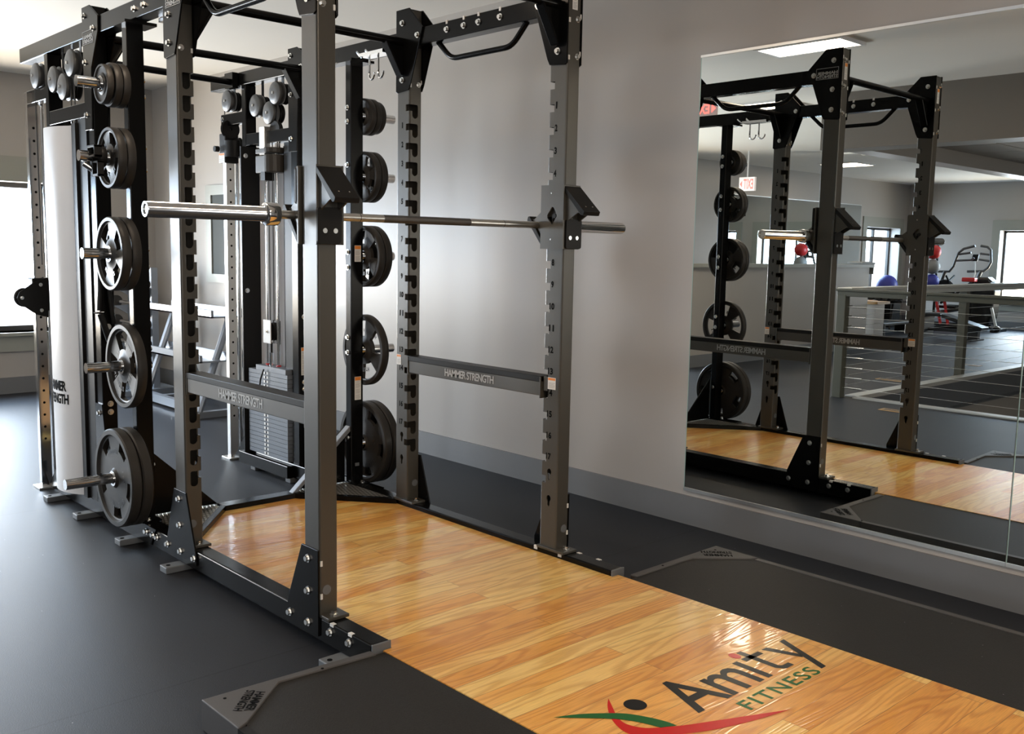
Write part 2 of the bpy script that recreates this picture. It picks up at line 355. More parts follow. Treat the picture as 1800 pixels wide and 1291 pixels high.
# ---------------------------------------------------------------- room shell
YW = 1.655; XB = -6.6; ZC = 2.83; YF = -14.3; XE = 6.4
SWX, SWY = -1.78, -3.27      # stairwell opening: x > SWX, y < SWY
f = MB().box(XB-0.15, XE, SWY, YW+0.15, -0.12, 0).box(XB-0.15, SWX, YF-0.15, SWY, -0.12, 0)
struct(f.build('floor', 'floor', origin=(0, 0, 0)))
struct(MB().box(SWX-0.11, SWX+0.02, YF, SWY, -0.03, 0.012).box(SWX+0.02, XE, SWY-0.02, SWY+0.10, -0.03, 0.012).build('trim_1', 'kerb', origin=(0, 0, 0)))
struct(MB().box(SWX, SWX+0.010, YF, SWY, -0.30, -0.031).box(SWX, SWX+0.09, YF, SWY, -0.312, -0.30).box(SWX, XE, SWY-0.010, SWY, -0.30, -0.031).box(SWX, XE, SWY-0.09, SWY, -0.312, -0.30).build('trim_6', 'channel', origin=(0, 0, -0.3)))
struct(MB().box(SWX-0.1, XE, YF, SWY+0.1, -3.1, -3.0).build('floor_lower', 'floor', origin=(0, 0, -3)))
struct(MB().box(SWX-0.15, SWX, YF, SWY, -3.0, -0.32).box(SWX, XE, SWY, SWY+0.15, -3.0, -0.32).box(XE, XE+0.1, YF, SWY, -3.0, 0).box(SWX, XE, YF-0.1, YF, -3.0, 0).build('wall_stairwell', 'wall', origin=(0, 0, -3)))
struct(MB().box(XB-0.15, XE, YF-0.15, YW+0.15, ZC, ZC+0.1).build('ceiling', 'ceil', origin=(0, 0, ZC)))
struct(MB().box(XB-0.3, XE, YW, YW+0.15, 0, ZC).build('wall_right', 'wall', origin=(0, YW, 0)))
def wall_with_holes(name, axis, a, b, lo, hi, holes, m='wall', z1=ZC):
    """axis 'x': wall occupies x in [a,b], runs along y lo..hi ; holes (t0,t1,z0,z1)"""
    mb = MB(); ts = sorted({lo, hi, *[h[0] for h in holes], *[h[1] for h in holes]})
    for t0, t1 in zip(ts, ts[1:]):
        hs = [h for h in holes if h[0] <= t0 and t1 <= h[1]]
        segs = [(0, z1)] if not hs else [(0, hs[0][2]), (hs[0][3], z1)]
        for z0, zz in segs:
            if axis == 'x': mb.box(a, b, t0, t1, z0, zz)
            else: mb.box(t0, t1, a, b, z0, zz)
    return struct(mb.build(name, m, origin=((a+b)/2, 0, 0) if axis == 'x' else (0, (a+b)/2, 0)))
BACKW = [(-1.0, 0.69, 0.55, 1.89), (-3.2, -1.5, 0.55, 1.89), (-13.95, -12.56, 0.45, 1.93), (-5.4, -3.7, 0.55, 1.89)]  # the last opening is unseen, added to let in more daylight
wall_with_holes('wall_back', 'x', XB-0.3, XB, YF, YW, BACKW)
FARW = [(-4.74, -3.0, 0.5, 1.90), (-2.4, -1.0, 0.5, 1.9)]
wall_with_holes('wall_left', 'y', YF-0.3, YF, XB-0.3, XE, FARW)
FRONTW = [(-5.2, -0.8, 0.6, 2.4)]  # unseen opening, put in so the warm fill can enter
wall_with_holes('wall_front', 'x', XE, XE+0.3, YF, YW, FRONTW)
wn = 0
def window(axis, a, t0, t1, z0, z1, sgn, mull=(), tw=0.11):
    """frame, sill and casing for a hole in a wall whose inner face is at a ; sgn = direction into the room"""
    global wn; wn += 1
    d0, d1 = sorted((a-sgn*0.24, a-sgn*0.19))
    fr = MB(); cs = MB()
    def bx(mb, p, q, u0, u1, v0, v1):
        if axis == 'x': mb.box(p, q, u0, u1, v0, v1)
        else: mb.box(u0, u1, p, q, v0, v1)
    w = 0.045
    bx(fr, d0, d1, t0, t1, z0, z0+w); bx(fr, d0, d1, t0, t1, z1-w, z1); bx(fr, d0, d1, t0, t0+w, z0, z1); bx(fr, d0, d1, t1-w, t1, z0, z1)
    for mm in mull: bx(fr, d0, d1, mm-w/2, mm+w/2, z0, z1)
    o = struct(fr.build('window_%d' % wn, 'bronze'))
    c0, c1 = sorted((a, a+sgn*0.02))
    bx(cs, c0, c1, t0-tw, t1+tw, z1, z1+tw+0.05); bx(cs, c0, c1, t0-tw, t0, z0, z1); bx(cs, c0, c1, t1, t1+tw, z0, z1); bx(cs, c0, c1, t0-tw, t1+tw, z0-tw, z0)
    s0, s1 = sorted((a-sgn*0.2, a+sgn*0.05)); bx(cs, s0, s1, t0-tw, t1+tw, z0-0.03, z0)
    c = cs.build('window_casing', 'trim', o); c.parent = None; c.location = ORG[o.name]; c.name = 'trim_%d' % (wn+10); struct(c)
window('x', XB, *BACKW[0], 1, (), 0.17)
window('x', XB, *BACKW[1], 1, (), 0.17)
window('x', XB, *BACKW[2], 1, (-13.25,), 0.15)
window('x', XB, *BACKW[3], 1, (), 0.17)  # added window, out of view, for its light
window('y', YF, *FARW[0], 1, (-3.9,), 0.15)
window('y', YF, *FARW[1], 1, (), 0.15)
window('x', XE, *FRONTW[0], -1, (-3.7, -2.3), 0.15)
# baseboards
struct(MB().box(XB, XE, YW-0.016, YW, 0, 0.147).build('baseboard_right', 'baseb', origin=(0, YW, 0)))
struct(MB().box(XB, XB+0.016, YF, YW-0.016, 0, 0.147).build('baseboard_back', 'baseb', origin=(XB, 0, 0)))
struct(MB().box(XB+0.016, SWX, YF, YF+0.016, 0, 0.147).build('baseboard_left', 'baseb', origin=(0, YF, 0)))
# half wall with cap (seen in the mirror)
struct(MB().box(-4.36, -4.22, -8.15, -3.7, 0, 1.2).build('wall_half', 'wall', origin=(-4.3, -6, 0)))
struct(MB().box(-4.41, -4.17, -8.20, -3.65, 1.2, 1.245).build('trim_2', 'trim', origin=(-4.3, -6, 1.2)))
struct(MB().box(-4.22, -4.204, -8.15, -3.7, 0, 0.147).build('baseboard_half', 'baseb', origin=(-4.2, -6, 0)))
# dropped beams round the stairwell with a tile ceiling between them
struct(MB().box(-1.95, XE, -2.95, -2.65, 2.33, ZC).build('trim_3', 'wall_dark', origin=(0, -2.8, 2.33)))
struct(MB().box(-1.95, -1.72, YF, -2.95, 2.355, ZC).build('trim_4', 'wall', origin=(-1.85, -8, 2.35)))
t = MB()
for i in range(13):
    for j in range(14):
        x0 = -1.72+0.61*i; y1 = -2.95-0.81*j
        t.box(x0+0.006, x0+0.604, y1-0.804, y1-0.006, 2.50, 2.52)
struct(t.build('ceiling_tiles', 'tile', origin=(2, -8, 2.5)))
# small window frame on the right wall beyond the towers
struct(MB().box(-5.46, -4.60, YW-0.02, YW, 1.80, 1.885).box(-5.46, -4.60, YW-0.02, YW, 1.035, 1.11).box(-5.46, -5.36, YW-0.02, YW, 1.11, 1.80).box(-4.70, -4.60, YW-0.02, YW, 1.11, 1.80).build('trim_5', 'trim'))
struct(MB().box(-5.36, -4.70, YW-0.008, YW, 1.11, 1.80).build('window_9', mat('dim_window_glass', (0.10, 0.11, 0.11), 0.12, spec=0.8)))

# ---------------------------------------------------------------- mirrors
def mirror(name, lab, axis, a, t0, t1, z0, z1, sgn, grp=None):
    r = thing('wall_mirror', ((a if axis == 'x' else (t0+t1)/2), ((t0+t1)/2 if axis == 'x' else a), z0), lab, 'mirror', grp)
    g = MB(); e = MB()
    p, q = sorted((a, a+sgn*0.008)); ch = 0.012
    def bx(mb, p, q, u0, u1, v0, v1):
        if axis == 'x': mb.box(p, q, u0, u1, v0, v1)
        else: mb.box(u0, u1, p, q, v0, v1)
    bx(g, p, q, t0+0.003, t1-0.0015, z0+0.004, z1-0.004)
    g.build('mirror_glass', 'mirror', r)
    p, q = sorted((a, a+sgn*ch))
    bx(e, p, q, t0, t1, z0-0.012, z0+0.004); e.build('mirror_channel', 'steel', r)
    e = MB(); bx(e, p, q, t0, t1, z1-0.004, z1+0.008); e.build('mirror_channel', 'steel', r)
    s_ = MB(); bx(s_, p, sorted((a, a+sgn*0.009))[1] if sgn > 0 else q, t0, t0+0.003, z0, z1)
    if sgn < 0:
        s_ = MB(); bx(s_, a-0.009, a, t0, t0+0.003, z0, z1)
    s_.build('glass_edge', 'glassedge', r)
    return r
mirror('m', 'large frameless wall mirror beside the rack reflecting the whole gym', 'y', YW, -0.123, 1.452, 0.185, 2.325, -1)
mirror('m', 'next wall mirror panel at the right edge beyond the thin vertical joint', 'y', YW, 1.4535, 3.0, 0.185, 2.325, -1)
mirror('m', 'tall mirror on the far wall above the half wall, seen only in reflection', 'x', XB, -12.3, -7.75, 0.5, 2.33, 1)

# ---------------------------------------------------------------- ceiling lights
def ceiling_light(x0, x1, y0, y1, lab):
    r = thing('ceiling_light', ((x0+x1)/2, (y0+y1)/2, ZC), lab, 'ceiling light', 'recessed ceiling light panels')
    MB().box(x0, x1, y0, y1, ZC-0.012, ZC-0.004).build('diffuser', 'lamp', r)
    MB().box(x0-0.025, x1+0.025, y0-0.025, y0, ZC-0.018, ZC).box(x0-0.025, x1+0.025, y1, y1+0.025, ZC-0.018, ZC).box(x0-0.025, x0, y0, y1, ZC-0.018, ZC).box(x1, x1+0.025, y0, y1, ZC-0.018, ZC).build('light_frame', 'white', r)
ceiling_light(-1.24, -0.61, -0.80, -0.51, 'bright rectangular ceiling light reflected at the top edge of the mirror')
ceiling_light(-5.55, -4.95, -9.5, -8.9, 'small square-looking ceiling light far back in the mirror, left of the beam')
ceiling_light(-3.0, -2.4, -3.25, -2.65, 'ceiling light behind the reflected front upright')
ceiling_light(2.2, 2.8, -1.6, -0.4, 'ceiling light above the near end of the platform')

# ---------------------------------------------------------------- power rack
O, I, H, D = 0.612, 0.540, 0.049, 1.044
Z17, PIT = 0.515, 0.0906
rack = thing('power_rack', (-0.5, 0, 0), 'large charcoal and black power rack with numbered notched uprights standing round the wooden floor', 'power rack')

def bolt_mb(p, d, r=0.0115, h=0.012, washer=True):
    p = Vector(p); d = Vector(d); mb = MB()
    if washer: mb.cyl(p, p+d*0.0025, r*1.25, 16)
    mb.cyl(p+d*0.0025, p+d*h, r*0.85, 6, smooth=False)
    return mb
def bolt(p, d, parent, **k):
    return bolt_mb(p, d, **k).build('bolt', 'bolt', parent)

def upright(cx, sy, front):
    """cx centre x; sy side (-1 left, +1 right); notches face the inside of the cage"""
    y0, y1 = sorted((sy*I, sy*O))
    outer = rounded_rect(cx-H, cx+H, y0, y1, 0.007); w = 0.005
    inner = rounded_rect(cx-H+w, cx+H-w, y0+w, y1-w, 0.004)
    n = len(outer); zb, zt = 0.123, 2.495
    vs = [(p[0], p[1], z) for z in (zb, zt) for p in outer]+[(p[0], p[1], z) for z in (zb, zt) for p in inner]
    fs = []
    for i in range(n):
        j = (i+1) % n
        fs += [(i, j, n+j, n+i), (2*n+i, 3*n+i, 3*n+j, 2*n+j), (i, 2*n+i, 2*n+j, j), (n+i, n+j, 3*n+j, 3*n+i)]
    mb = MB(); mb.add(vs, fs)
    o = mb.build('upright', 'grey', rack)
    s = -1 if front else 1        # direction of the notched face
    xf = cx+s*H
    cut = MB()
    for k in range(0, 19):
        zc = Z17+(17-k)*PIT-0.010
        a, b = sorted((xf+s*0.01, xf-s*0.030)); c, d = sorted((sy*(I-0.01), sy*(I+0.019)))
        # one J shaped outline in the y-z plane, cut through the face wall
        pts = [(I-0.01, zc+0.0155), (I+0.045, zc+0.0155), (I+0.051, zc+0.010), (I+0.051, zc-0.033)]
        for q in range(1, 8):
            t = math.pi*q/8; pts.append((I+0.034+0.017*math.cos(t), zc-0.033-0.017*math.sin(t)))
        pts += [(I+0.017, zc-0.033), (I+0.017, zc-0.0155), (I-0.01, zc-0.0155)]
        a2, b2 = sorted((xf+s*0.01, xf-s*0.008))
        m1 = MB().prism([(sy*p[0], p[1]) for p in pts], 'x', a2, b2)
        cut.add(m1.v, m1.f)
        m2 = MB().box(a, b, c, d, zc-0.0155, zc+0.0155)
        cutb.add(m2.v, m2.f)
    # keyholes in the inner face
    for zk in (0.437, 0.322):
        pts = []
        for q in range(0, 17):
            t = math.radians(-60+300*q/16); pts.append((cx+0.0125*math.cos(t), zk+0.012+0.014*math.sin(t)))
        pts += [(cx-0.0062, zk-0.018), (cx, zk-0.024), (cx+0.0062, zk-0.018)]
        a, b = sorted((sy*(I-0.01), sy*(I+0.008)))
        m3 = MB().prism(pts, 'y', a, b); cut.add(m3.v, m3.f)
    boolean(o, cut)
    return o
cutb = MB()
def make_upright(cx, sy, front):
    global cutb
    cutb = MB()
    o = upright(cx, sy, front)
    boolean(o, cutb)
    # printed numbers
    nm = MB()
    for k in range(1, 18):
        z = Z17+(17-k)*PIT; t = str(k); wd = 0.0145*len(t) if k != 1 else 0.008
        x = cx-0.006
        if sy > 0: nm.text(t, (x-wd/2, sy*I-0.0006, z-0.0135), (1, 0, 0), (0, 0, 1), wd, 0.028, 0.042)
        else: nm.text(t, (x+wd/2, sy*I+0.0006, z-0.0135), (-1, 0, 0), (0, 0, 1), wd, 0.028, 0.042)
    merge_mats(o, nm, 'ink')
    # black round plug near the foot and top cap
    xp = cx+H
    MB().cyl((xp-0.001, sy*0.585, 0.205), (xp+0.002, sy*0.585, 0.205), 0.017, 24).build('hole_plug', 'padgrey', o)
    MB().box(cx-H+0.001, cx+H-0.001, min(sy*I, sy*O)+0.001, max(sy*I, sy*O)-0.001, 2.494, 2.499).build('end_cap', 'mblack', o)
    # foot plate
    a, b = sorted((sy*(I-0.012), sy*O))
    fp = MB().box(cx-H-0.006, cx+H+0.055, a, b, 0.1112, 0.1228).build('foot_plate', 'grey', rack, bevel=0.002)
    bolt((cx+H+0.028, sy*0.575, 0.1228), (0, 0, 1), fp)
    # outer foot gusset
    pts = [(-0.155, 0.05), (-0.155, 0.126), (-0.058, 0.35), (0.049, 0.35), (0.049, 0.045)] if front else [(-0.142, 0.052), (-0.142, 0.085), (-0.055, 0.345), (0.060, 0.345), (0.148, 0.085), (0.148, 0.052)]
    a, b = sorted((sy*O, sy*(O+0.007)))
    g = MB().prism([(cx+p[0], p[1]) for p in pts], 'y', a, b).build('foot_gusset', 'black', rack, bevel=0.0015)
    bp = [(-0.016, 0.308), (-0.016, 0.193), (-0.140, 0.079), (-0.016, 0.079)] if front else [(-0.005, 0.308), (-0.003, 0.195), (-0.130, 0.081), (0.0, 0.081), (0.130, 0.081)]
    for p in bp: bolt((cx+p[0], sy*(O+0.007), p[1]), (0, sy, 0), g)
    if front:
        for z in (0.305, 0.188):
            y0 = sy*(O-0.010)
            MB().box(cx+H-0.002, cx+H+0.003, min(y0, sy*(O-0.002)), max(y0, sy*(O-0.002)), z-0.013, z+0.006).build('bolt_tab', 'label', g)
    # top gussets, inner and outer
    base = [(-0.051, 2.503), (0.051, 2.503), (0.052, 2.125), (0.040, 2.118), (-0.047, 2.126), (-0.060, 2.150), (-0.117, 2.303), (-0.154, 2.402)]
    if not front: base = [(-p[0], p[1]) for p in base]
    tops = []
    for inner in (0, 1):
        a, b = sorted((sy*O, sy*(O+0.007))) if not inner else sorted((sy*(I-0.007), sy*I))
        g = MB().prism([(cx+p[0], p[1]) for p in base], 'y', a, b).build('top_gusset', 'black', rack, bevel=0.0015)
        tops.append(g)
        k = 1 if front else -1; dy = sy if not inner else -sy
        yy = sy*(O+0.007) if not inner else sy*(I-0.007)
        for p in ((0, 2.439), (-0.118, 2.369), (0, 2.284), (0, 2.175)):
            if inner and p[1] == 2.284: continue
            bolt((cx+k*p[0], yy, p[1]), (0, dy, 0), g)
    # bolts through the front face of the gusset corner
    for z in ((2.155, 2.30, 2.44) if front else (2.155,)):
        bolt((cx+H, sy*0.592, z), (1, 0, 0), tops[0], r=0.010)
        MB().box(cx+H-0.002, cx+H+0.002, min(sy*0.607, sy*0.616), max(sy*0.607, sy*0.616), z+0.004, z+0.022).build('bolt_tab', 'label', tops[0])
        MB().box(cx+H-0.002, cx+H+0.002, min(sy*0.543, sy*0.551), max(sy*0.543, sy*0.551), z-0.016, z+0.002).build('bolt_tab', 'label', tops[0])
    return o, tops
UP = {}
for cx, fr in ((0.0, True), (-D, False)):
    for sy in (-1, 1):
        UP[(fr, sy)] = make_upright(cx, sy, fr)

def plate_logo(g, o, u, v, w=0.085, h=0.046):
    n = Vector(u).cross(Vector(v)); o = Vector(o)
    b = MB(); c = o-Vector(u)*w/2-Vector(v)*h/2
    fr = []
    for (a0, a1, b0, b1) in ((0, w, 0, .002), (0, w, h-.002, h), (0, .002, 0, h), (w-.002, w, 0, h)):
        P = [c+Vector(u)*a+Vector(v)*bb+n*0.0008 for a, bb in ((a0, b0), (a1, b0), (a1, b1), (a0, b1))]; b.add(P, [(0, 1, 2, 3)])
    b.text('HAMMER', c+Vector(u)*0.006+Vector(v)*0.024, u, v, w-0.012, 0.017, 0.03, 0.9, lift=0.0008)
    b.text('STRENGTH', c+Vector(u)*0.004+Vector(v)*0.005, u, v, w-0.008, 0.017, 0.03, 0.9, lift=0.0008)
    return b.build('name_plate', 'print', g)
# name plates on outer gussets
plate_logo(UP[(True, 1)][1][0], (-0.035, O+0.0085, 2.372), (-1, 0, 0), (0, 0, 1), 0.135, 0.06)
plate_logo(UP[(True, -1)][1][0], (-0.035, -O-0.0085, 2.372), (1, 0, 0), (0, 0, 1), 0.135, 0.06)
plate_logo(UP[(False, -1)][1][0], (-D+0.045, -O-0.0085, 2.340), (1, 0, 0), (0, 0, 1), 0.135, 0.06)
plate_logo(UP[(False, 1)][1][0], (-D+0.045, O+0.0085, 2.340), (-1, 0, 0), (0, 0, 1), 0.135, 0.06)

def warning_label(x, y, z0, z1, w, axis, parent, s):
    """label on a face; axis 'x' = on a +x face, 'y' = on a y face pointing s"""
    e = 0.0008
    def q(a0, a1, b0, b1, lift):
        if axis == 'x': return [(x+lift, a, b) for a, b in ((a0, b0), (a1, b0), (a1, b1), (a0, b1))]
        return [(a, y+s*lift, b) for a, b in ((a0, b0), (a1, b0), (a1, b1), (a0, b1))]
    c = y if axis == 'x' else x
    mb = MB().add(q(c-w/2, c+w/2, z0, z1, e), [(0, 1, 2, 3)])
    o = mb.build('warning_label', 'label', parent)
    h = z1-z0; hb = min(0.018, h*0.2)
    mo = MB().add(q(c-w/2+0.002, c+w/2-0.002, z1-hb-0.002, z1-0.002, e*1.6), [(0, 1, 2, 3)])
    merge_mats(o, mo, 'orange')
    mk = MB(); n = int((h-hb-0.01)/0.005)
    for k in range(n):
        zz = z0+0.006+k*0.005
        if k % 6 == 5: continue
        mk.add(q(c-w/2+0.005, c+w/2-0.005-(0.006 if k % 3 == 0 else 0), zz, zz+0.0018, e*1.6), [(0, 1, 2, 3)])
    merge_mats(o, mk, 'print')
    return o
warning_label(0.004, I, 0.802, 0.852, 0.046, 'y', UP[(True, 1)][0], -1)
warning_label(-D-0.026, I, 0.800, 0.852, 0.036, 'y', UP[(False, 1)][0], -1)
warning_label(0.004, -I, 0.802, 0.852, 0.046, 'y', UP[(True, -1)][0], 1)
warning_label(-D-0.026, -I, 0.800, 0.852, 0.036, 'y', UP[(False, -1)][0], 1)
for sy in (-1, 1): warning_label(H, sy*0.575, 2.335, 2.425, 0.030, 'x', UP[(True, sy)][0], 1)

TFL, TFR = (-1.98, -1.90), (-2.10, -2.03)     # tower front uprights
TRL, TRR = (-2.56, -2.51), (-2.67, -2.62)     # tower rear uprights
ENDL, ENDR = -2.955, -3.075
SX0, SX1 = -1.54, -1.49
# base rails
for sy in (-1, 1):
    TR = TRL if sy < 0 else TRR
    a, b = sorted((sy*I, sy*O))
    r = MB().box(TR[0], 0.357 if sy < 0 else 0.362, a, b, 0.028, 0.1110).build('base_rail', 'black', rack, bevel=0.005)
    xe = 0.357 if sy < 0 else 0.362
    MB().box(xe, xe+0.008, a-0.001, b+0.001, 0.026, 0.1125).build('end_cap', 'padgrey', r, bevel=0.003)
    for p in ((0.114, 0.080), (0.229, 0.079), (-1.30, 0.08), (-1.42, 0.08)): bolt((p[0], sy*O, p[1]), (0, sy, 0), r)
    for x in (0.125, 0.235):
        a2, b2 = sorted((sy*(O-0.012), sy*(O+0.002)))
        MB().box(x-0.010, x+0.010, a2, b2, 0.102, 0.1125).build('bolt_tab', 'label', r)
    for x in ((-0.07, 0.075) if sy > 0 else ()):
        MB().box(x-0.010, x+0.010, I-0.002, I+0.006, 0.096, 0.1125).build('bolt_tab', 'label', r)
    # floor anchor tabs
    for x in ((0.205, -1.05, -1.55, -2.10, -2.54) if sy < 0 else (-1.55,)):
        a3, b3 = sorted((sy*0.56, sy*0.695))
        an = MB().box(x-0.033, x+0.033, a3, b3, 0.0, 0.028).build('floor_anchor', 'padgrey', rack, bevel=0.004)
        MB().cyl((x, sy*0.672, 0.0275), (x, sy*0.672, 0.0295), 0.009, 14).build('anchor_hole', 'ink', an)
    if sy > 0:
        for x in (-2.54, -2.12):
            MB().box(x-0.03, x+0.03, 0.515, 0.60, 0.0, 0.028).build('floor_anchor', 'padgrey', rack, bevel=0.004)
# top beams
for sy in (-1, 1):
    a, b = sorted((sy*(I+0.002), sy*(O-0.002)))
    xe = ENDL if sy < 0 else ENDR
    bm_ = MB().box(xe, -H, a, b, 2.325, 2.403).build('top_beam', 'black', rack, bevel=0.004)
    for x in (-0.72, -0.60, -0.50, -0.36):
        bolt((x, sy*(I+0.002), 2.365), (0, -sy, 0), bm_)
        MB().box(x-0.006, x+0.006, min(sy*(I-0.001), sy*(I+0.008)), max(sy*(I-0.001), sy*(I+0.008)), 2.390, 2.406).build('bolt_tab', 'label', bm_)
    for x in (-1.30, -1.40): bolt((x, sy*(O-0.002), 2.365), (0, sy, 0), bm_)
    # swept grip handle
    yy = sy*0.576
    def arc(p, q, r_, rr=0.045, n=5):
        p, q, r_ = Vector(p), Vector(q), Vector(r_); a = q+(p-q).normalized()*rr; c = q+(r_-q).normalized()*rr
        return [a*(1-t)**2+q*2*t*(1-t)+c*t*t for t in [k/n for k in range(n+1)]]
    A, B_, C_, D_ = (-0.83, yy, 2.335), (-0.727, yy, 2.242), (-0.32, yy, 2.242), (-0.222, yy, 2.335)
    MB().tube([A]+arc(A, B_, C_)+arc(B_, C_, D_)+[D_], 0.0125, 12).build('pull_up_handle', 'black', rack)
# cross bars with triangular end gussets
def crossbar(x, z, r=0.019, gus=True, y=I-0.007):
    c = MB().cyl((x, -y, z), (x, y, z), r, 20).build('pull_up_bar', 'black', rack)
    if gus:
        for sy in (-1, 1):
            pts = [(sy*(y-0.105), z-0.014), (sy*y, z+0.012), (sy*y, z-0.150), (sy*(y-0.016), z-0.150)]
            g = MB().prism(pts, 'x', x-0.004, x+0.004).build('bar_gusset', 'black', c)
            st = [(sy*(y-0.112), z-0.010), (sy*(y-0.100), z-0.010), (sy*(y-0.010), z-0.158), (sy*(y-0.022), z-0.158)]
            MB().prism(st, 'x', x-0.022, x+0.022).build('bar_gusset_flange', 'black', c, bevel=0.002)
    return c
crossbar(-0.0, 2.355); crossbar(-D, 2.352); crossbar(-1.97, 2.335)
c3 = MB().cyl((-2.64, -0.536, 2.345), (-2.74, 0.536, 2.345), 0.019, 20).build('cross_tube', 'black', rack)
MB().box(-2.80, -2.70, 0.500, 0.536, 2.31, 2.40).build('tube_bracket', 'black', c3)
# storage uprights with pegs
PZ = {5: 0.325, 4: 0.830, 3: 1.330, 2: 1.745, 1: 2.055}
for sy in (-1, 1):
    a, b = sorted((sy*0.536, sy*0.612))
    su = MB().box(SX0, SX1, a, b, 0.111, 2.325).build('storage_upright', 'black', rack, bevel=0.004)
    MB().box(SX0-0.03, SX1+0.055, min(sy*0.53, sy*0.62), max(sy*0.53, sy*0.62), 0.1112, 0.119).build('foot_plate', 'black', su)
    MB().box(SX0-0.02, SX1+0.06, min(sy*0.50, sy*0.64), max(sy*0.50, sy*0.64), 2.312, 2.325).build('top_plate', 'black', su)
    bolt((SX1+0.03, sy*0.585, 0.119), (0, 0, 1), su)
    for z in (2.09, 2.02, 1.80, 1.70, 1.35, 1.27, 0.90, 0.82, 0.36):
        bolt((SX0+0.02, sy*0.536, z), (0, -sy, 0), su)
    for n, z in PZ.items():
        yt = 0.925 if n == 5 and sy < 0 else 0.820
        pg = MB().cyl((-1.515, sy*0.612, z), (-1.515, sy*yt, z), 0.0235, 24).build('storage_peg', 'chrome', su)
    if sy > 0:
        warning_label(SX1, 0.578, 0.565, 0.690, 0.040, 'x', su, 1); warning_label(SX1, 0.578, 1.300, 1.385, 0.040, 'x', su, 1)
        MB().box(SX1, SX1+0.003, 0.560, 0.585, 0.205, 0.222).build('small_plate', 'padgrey', su)
    # diagonal foot brace plate
    br = MB().prism([(-1.86, 0.03), (-1.36, 0.03), (-1.30, 0.115), (-1.42, 0.115), (-1.86, 0.115)], 'y', *sorted((sy*(O), sy*(O+0.006)))).build('rail_joint_plate', 'black', rack)
    for x in (-1.33, -1.40): bolt((x, sy*(O+0.006), 0.085), (0, sy, 0), br)
# tread plates in the rear corners and the rear frame angle
Z11 = 0.1105
for sy in (-1, 1):
    MB().prism([(-1.12, sy*0.535), (-1.49, sy*0.215), (-1.56, sy*0.215), (-1.56, sy*0.535)], 'z', 0.090, Z11).build('tread_plate', 'tread', rack)
    d = Vector((-1.50+1.10, 0, 0))
    MB().prism([(-1.075, sy*0.532), (-1.12, sy*0.537), (-1.515, sy*0.205), (-1.490, sy*0.187)], 'z', 0.086, Z11+0.003).build('rear_frame_bar', 'black', rack, bevel=0.002)
    MB().prism([(sy*0.53, 0.115), (sy*0.205, 0.115), (sy*0.53, 0.42)], 'x', -1.552, -1.544).build('kick_plate', 'black', rack)
MB().box(-1.56, -1.485, -0.20, 0.20, 0.05, Z11+0.003).build('rear_frame_bar', 'black', rack, bevel=0.002)
MB().prism([(0.185, 0.112), (0.215, 0.112), (0.548, 0.405), (0.535, 0.425)], 'x', -1.540, -1.500).build('diagonal_brace', 'silver', rack, bevel=0.003)
# chrome accessory hooks under the beams
for sy in (-1, 1):
    for k in range(2):
        x = -1.27+0.075*k; y = sy*0.50
        pts = [(x, y, 2.31)]+[(x, y, 2.23)]
        pts += [(x+0.030-0.030*math.cos(t), y-sy*0.012*math.sin(t/2), 2.225-0.030*math.sin(t)) for t in [math.pi*q/8 for q in range(9)]]
        MB().tube([(x-0.11, y, 2.345), (x-0.07, y, 2.315)]+pts, 0.0055, 8).build('accessory_hook', 'chrome', rack)
    MB().box(-1.32, -1.12, min(sy*0.47, sy*0.54), max(sy*0.47, sy*0.54), 2.308, 2.3245).build('hook_plate', 'chrome', rack)
# tower posts standing behind belong to the same welded frame at the top: gussets and posts
for sy, TF in ((-1, TFL), (1, TFR)):
    xc = TF[0]
    pts = [(xc-0.01, 2.46), (xc+0.085, 2.46), (xc+0.185, 2.40), (xc+0.180, 2.33), (xc+0.090, 2.18), (xc+0.075, 1.90), (xc-0.01, 1.90)]
    for a, b, inner in ((sy*O, sy*(O+0.007), 0), (sy*(I-0.007), sy*I, 1)):
        g = MB().prism(pts, 'y', *sorted((a, b))).build('top_gusset', 'black', rack, bevel=0.0015)
        yy, dd = (sy*(O+0.007), sy) if not inner else (sy*(I-0.007), -sy)
        for p in ((0.02, 2.42), (0.13, 2.35), (0.02, 2.21), (0.02, 1.97)): bolt((xc+p[0], yy, p[1]), (0, dd, 0), g)
        if not inner: plate_logo(g, (xc+0.062, sy*(O+0.0085), 2.318), (-sy, 0, 0), (0, 0, 1), 0.135, 0.06)
    a, b = sorted((sy*(I+0.001), sy*(O-0.001)))
    MB().box(TF[0], TF[1], a, b, 0.111, 2.46).build('tower_post', 'black', rack, bevel=0.004)
    MB().prism([(TF[1]-0.085, 0.60), (TF[1]+0.002, 0.60), (TF[1]+0.10, 0.10), (TF[0]-0.02, 0.05)], 'y', *sorted((sy*O, sy*(O+0.006)))).build('foot_gusset', 'black', rack)
    for z in (0.555, 0.30): bolt((TF[1]-0.03, sy*(O+0.006), z), (0, sy, 0), rack)
    for z in (0.60, 0.56, 0.975): bolt((TF[1], sy*0.575, z), (1, 0, 0), rack)

